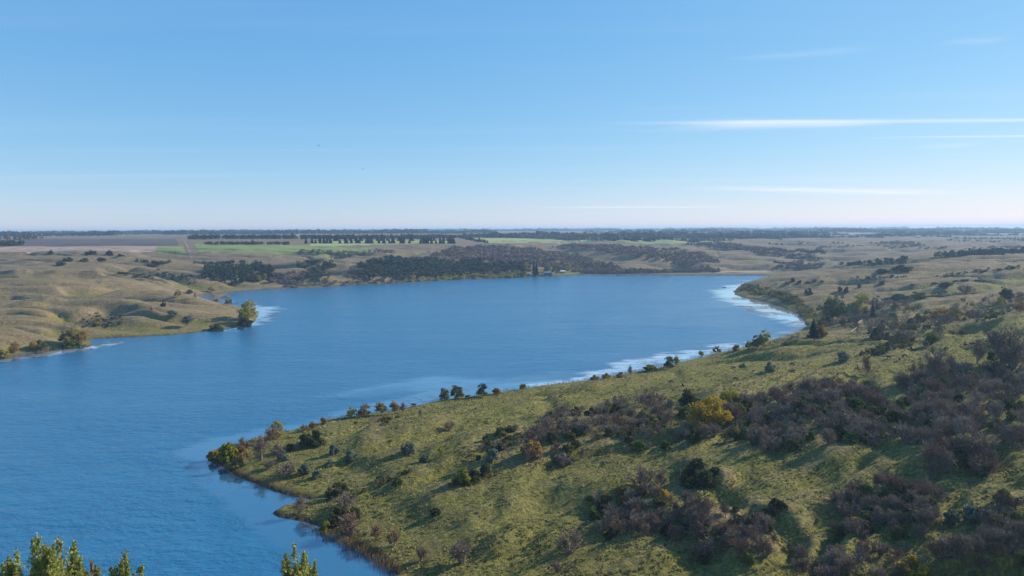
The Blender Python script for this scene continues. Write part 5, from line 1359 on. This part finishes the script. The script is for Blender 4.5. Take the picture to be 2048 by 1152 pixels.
def box_mesh(name, boxes, mat):
    v = []; f = []
    for (x0, x1, y0, y1, z0, z1) in boxes:
        i = len(v); v += [(x, y, z) for z in (z0, z1) for y in (y0, y1) for x in (x0, x1)]
        f += [(i, i + 2, i + 3, i + 1), (i + 4, i + 5, i + 7, i + 6), (i, i + 1, i + 5, i + 4), (i + 2, i + 6, i + 7, i + 3), (i, i + 4, i + 6, i + 2), (i + 1, i + 3, i + 7, i + 5)]
    return mesh_from(name, np.array(v, float), np.array(f), [mat])

def house(px, py, L, D, hw, hr, wall, roofm, turn, label):
    x, y, z = spot(px, py)
    root = bpy.data.objects.new('lake_house', None); C.objects.link(root); root.location = (x, y, z - 0.2); root.rotation_euler = (0, 0, R(turn)); tag(root, label, 'house')
    a, b = L / 2, D / 2
    gab = [(-a, -b, 0), (a, -b, 0), (a, b, 0), (-a, b, 0), (-a, -b, hw), (a, -b, hw), (a, b, hw), (-a, b, hw), (-a, 0, hw + hr), (a, 0, hw + hr)]
    me = bpy.data.meshes.new('wall'); me.from_pydata(gab, [], [(0, 1, 5, 4), (2, 3, 7, 6), (1, 2, 6, 9, 5), (3, 0, 4, 8, 7)]); me.materials.append(wall); link('wall', me, root)
    o_ = 0.5; t_ = 0.18; sl = hr / b
    rf = []
    for sgn in (-1, 1):
        yo = sgn * (b + o_); zo = hw - o_ * sl
        rf.append([(-a - o_, yo, zo + 0.02), (a + o_, yo, zo + 0.02), (a + o_, 0, hw + hr + 0.02), (-a - o_, 0, hw + hr + 0.02)])
    v = []; f = []
    for q in rf:
        i = len(v); v += q + [(p[0], p[1], p[2] + t_) for p in q]
        f += [(i, i + 1, i + 2, i + 3), (i + 7, i + 6, i + 5, i + 4)] + [(i + k, i + 4 + k, i + 4 + (k + 1) % 4, i + (k + 1) % 4) for k in range(4)]
    me = bpy.data.meshes.new('roof'); me.from_pydata(v, [], f); me.materials.append(roofm); ro = link('roof', me, root)
    if wall is mt_brown: link('chimney', box_mesh('chimney', [(a * 0.4, a * 0.4 + 0.7, 0.3, 1.0, hw + hr * 0.6, hw + hr + 0.9)], mt_cream), ro)
    for wx in np.linspace(-a * 0.7, a * 0.7, max(2, int(L / 4))):
        link('window', box_mesh('window', [(wx - 0.7, wx + 0.7, -b - 0.06, -b + 0.05, 1.0, 2.1)], mt_glass), root)
    link('door', box_mesh('door', [(a * 0.1 - 0.5, a * 0.1 + 0.5, -b - 0.07, -b + 0.05, 0, 2.05)], mt_cream), root)
    return root
house(1097, 548.5, 15, 10, 3.4, 3.0, mt_brown, mt_white, -28, 'brown lake house with a white roof behind shore trees')
house(1123, 545, 15, 7, 2.8, 1.6, mt_cream, mt_white, 2, 'long pale shed with a white roof right of the tall willow')
house(1047, 549, 10, 7, 2.6, 2.0, mt_brown, mt_brown, 5, 'low brown cabin among the yellow shore trees')
house(1063, 551, 7, 5, 2.4, 1.6, mt_cream, mt_white, 15, 'small boathouse with a pale roof at the foot of the spruces')
drape('lawn', [(1128, 549.6), (1165, 549), (1158, 544), (1130, 545)], mt_crop, nu=40, nv=20, lift=0.3)
house(1835, 474, 18, 10, 3.5, 3, mt_cream, mt_white, 0, 'pale farm building on the far right plain')

def lattice(px, py, hpx, w0, w1, label):
    x, y, z = spot(px, py); H = hpx * y / FPX
    root = bpy.data.objects.new('radio_mast', None); C.objects.link(root); root.location = (x, y, z - 0.5); tag(root, label, 'mast')
    cs = [(math.cos(a) , math.sin(a)) for a in (0.3, 2.4, 4.5)]
    for cx, cy in cs:
        B = Bits(); B.tube([(cx * w0, cy * w0, 0), (cx * w1, cy * w1, H)], [0.16, 0.10], 5); link('leg', B.mesh('leg', mt_steel), root)
    n = 14
    for k in range(n):
        for j in range(3):
            f0, f1 = k / n, (k + 1) / n; a_, b_ = cs[j], cs[(j + 1) % 3]
            wa = w0 + (w1 - w0) * f0; wb = w0 + (w1 - w0) * f1
            B = Bits(); B.tube([(a_[0] * wa, a_[1] * wa, H * f0), (b_[0] * wb, b_[1] * wb, H * f1)], [0.07, 0.07], 3); link('brace', B.mesh('brace', mt_steel), root)
    B = Bits(); B.tube([(0, 0, H * 0.97), (0, 0, H * 1.06)], [0.08, 0.05], 4); link('antenna', B.mesh('antenna', mt_steel), root)
lattice(2028, 506, 52, 1.6, 0.5, 'thin lattice radio mast on the right skyline')

for k, (px, py, hpx, lab) in enumerate(((99, 477, 13, 'left power pole beyond the ploughed field'), (232, 476, 13, 'middle power pole beyond the ploughed field'), (359, 476, 13, 'right power pole near the dirt track'))):
    x, y, z = spot(px, py); h = hpx * y / FPX
    root = bpy.data.objects.new('power_pole', None); C.objects.link(root); root.location = (x, y, z - 0.3); tag(root, lab, 'power pole', group='power poles on the left plain')
    B = Bits(); B.tube([(0, 0, 0), (0, 0, h)], [0.30, 0.22], 6); link('pole', B.mesh('pole', mt_wood), root)
    link('crossarm', box_mesh('crossarm', [(-1.6, 1.6, -0.12, 0.12, h * 0.90, h * 0.90 + 0.25)], mt_wood), root)
    for xx in (-1.4, 1.4): link('insulator', box_mesh('insulator', [(xx - 0.1, xx + 0.1, -0.1, 0.1, h * 0.9 + 0.25, h * 0.9 + 0.55)], mt_steel), root)

fe = bpy.data.objects.new('pasture_fence', None); C.objects.link(fe); tag(fe, 'line of fence posts above the far conifer grove', 'fence')
fx, fy, fz = spot(410, 519); fe.location = (fx, fy, fz)
post = None
for k, px in enumerate(np.concatenate([np.linspace(410, 480, 24), np.linspace(552, 578, 9), np.linspace(592, 640, 14)])):
    x, y, z = spot(px, 518.5)
    if post is None: B = Bits(); B.tube([(0, 0, -0.3), (0, 0, 1.7)], [0.16, 0.14], 5); post = B.mesh('post', mt_wood)
    o = link('post', post, fe); o.location = (x - fx, y - fy, z - fz)

x, y = at_h(1449, 575, 0)
bt = bpy.data.objects.new('fishing_boat', None); C.objects.link(bt); bt.location = (x, y, 0); bt.rotation_euler = (0, 0, R(15)); tag(bt, 'tiny dark fishing boat on the pale water of the bay', 'boat')
sec = []
for t in np.linspace(-1, 1, 11):
    w = 1.0 * (1 - max(0, t) ** 2.2) + 0.06; hgt = 0.65 + 0.25 * max(0, t) ** 2
    sec.append([(t * 2.6, -w, hgt), (t * 2.6, -w * 0.7, -0.1), (t * 2.6, w * 0.7, -0.1), (t * 2.6, w, hgt), (t * 2.6, w * 0.86, hgt - 0.04), (t * 2.6, w * 0.6, 0.12), (t * 2.6, -w * 0.6, 0.12), (t * 2.6, -w * 0.86, hgt - 0.04)])
hull = prism(sec, mt_dark, 'hull'); hull.parent = bt; del hull['kind']
link('seat', box_mesh('seat', [(-0.9, -0.55, -0.8, 0.8, 0.42, 0.48), (0.4, 0.75, -0.75, 0.75, 0.42, 0.48)], mt_wood), bt)
link('outboard_motor', box_mesh('outboard_motor', [(-2.95, -2.62, -0.2, 0.2, 0.35, 1.15), (-2.88, -2.70, -0.08, 0.08, -0.3, 0.40)], mt_dark), bt)

for (px, py, d, lab) in ((637, 291, 240, 'small dark bird high in the sky on the left'), (726, 338, 260, 'faint second bird lower in the sky')):
    a, s_ = ray(px, py); x, y, z = a * d, d, CAM_H + s_ * d
    v = [(0.32, 0, 0), (0.1, 0.05, 0.05), (0.1, -0.05, 0.05), (-0.2, 0.05, 0.03), (-0.2, -0.05, 0.03), (-0.45, 0.07, 0), (-0.45, -0.07, 0), (0.0, 0, -0.08),
         (0.12, 0.32, 0.16), (-0.12, 0.32, 0.14), (0.0, 0.72, 0.06), (-0.14, 0.66, 0.05), (0.12, -0.32, 0.16), (-0.12, -0.32, 0.14), (0.0, -0.72, 0.06), (-0.14, -0.66, 0.05)]
    f = [(0, 1, 2), (1, 3, 4, 2), (3, 5, 6, 4), (0, 7, 1), (0, 2, 7), (1, 7, 3), (2, 4, 7), (3, 7, 5), (4, 6, 7), (5, 7, 6), (1, 8, 9, 3), (8, 10, 11, 9), (2, 4, 13, 12), (12, 13, 15, 14)]
    me = bpy.data.meshes.new('bird'); me.from_pydata(v, [], f); me.materials.append(mt_dark)
    o = link('bird', me, loc=(x, y, z)); o.rotation_euler = (0.2, 0, R(150)); tag(o, lab, 'bird')

# pale fallen trunk in the bay wood, a lean-to of dead branches on the meadow, boulders
x, y, z = spot(1702, 664); B = Bits(); x2, y2, z2 = spot(1724, 652)
B.tube([(0, 0, 0.4), ((x2 - x) * 0.35, (y2 - y) * 0.3, 1.6), ((x2 - x) * 0.7, (y2 - y) * 0.7, 4.0), (x2 - x, y2 - y, z2 - z + 5.5)], [0.30, 0.26, 0.2, 0.1], 6)
tag(link('fallen_trunk', B.mesh('fallen_trunk', M['palebark']), loc=(x, y, z)), 'pale curved fallen trunk in the bay wood', 'log')
x, y, z = spot(1362, 966); rt = bpy.data.objects.new('dead_branch_stack', None); C.objects.link(rt); rt.location = (x, y, z); tag(rt, 'lean-to of grey dead branches left of the dark round shrub', 'branches')
for k in range(9):
    an = k * 0.7; B = Bits(); B.tube([(math.cos(an) * 1.5, math.sin(an) * 1.5, -0.1), (math.cos(an) * 0.5, math.sin(an) * 0.5, 2.6), (-math.cos(an) * 0.35, 0.1, 4.6 + 0.3 * math.sin(k * 2.3))], [0.10, 0.08, 0.03], 4)
    link('branch', B.mesh('branch', M['bark']), rt)
x, y = at_h(391, 598, 0); put('bare_tree', 391, 599, 14, 'dead snag standing at the mouth of the inlet', None, wide=0.6)
#NEXT
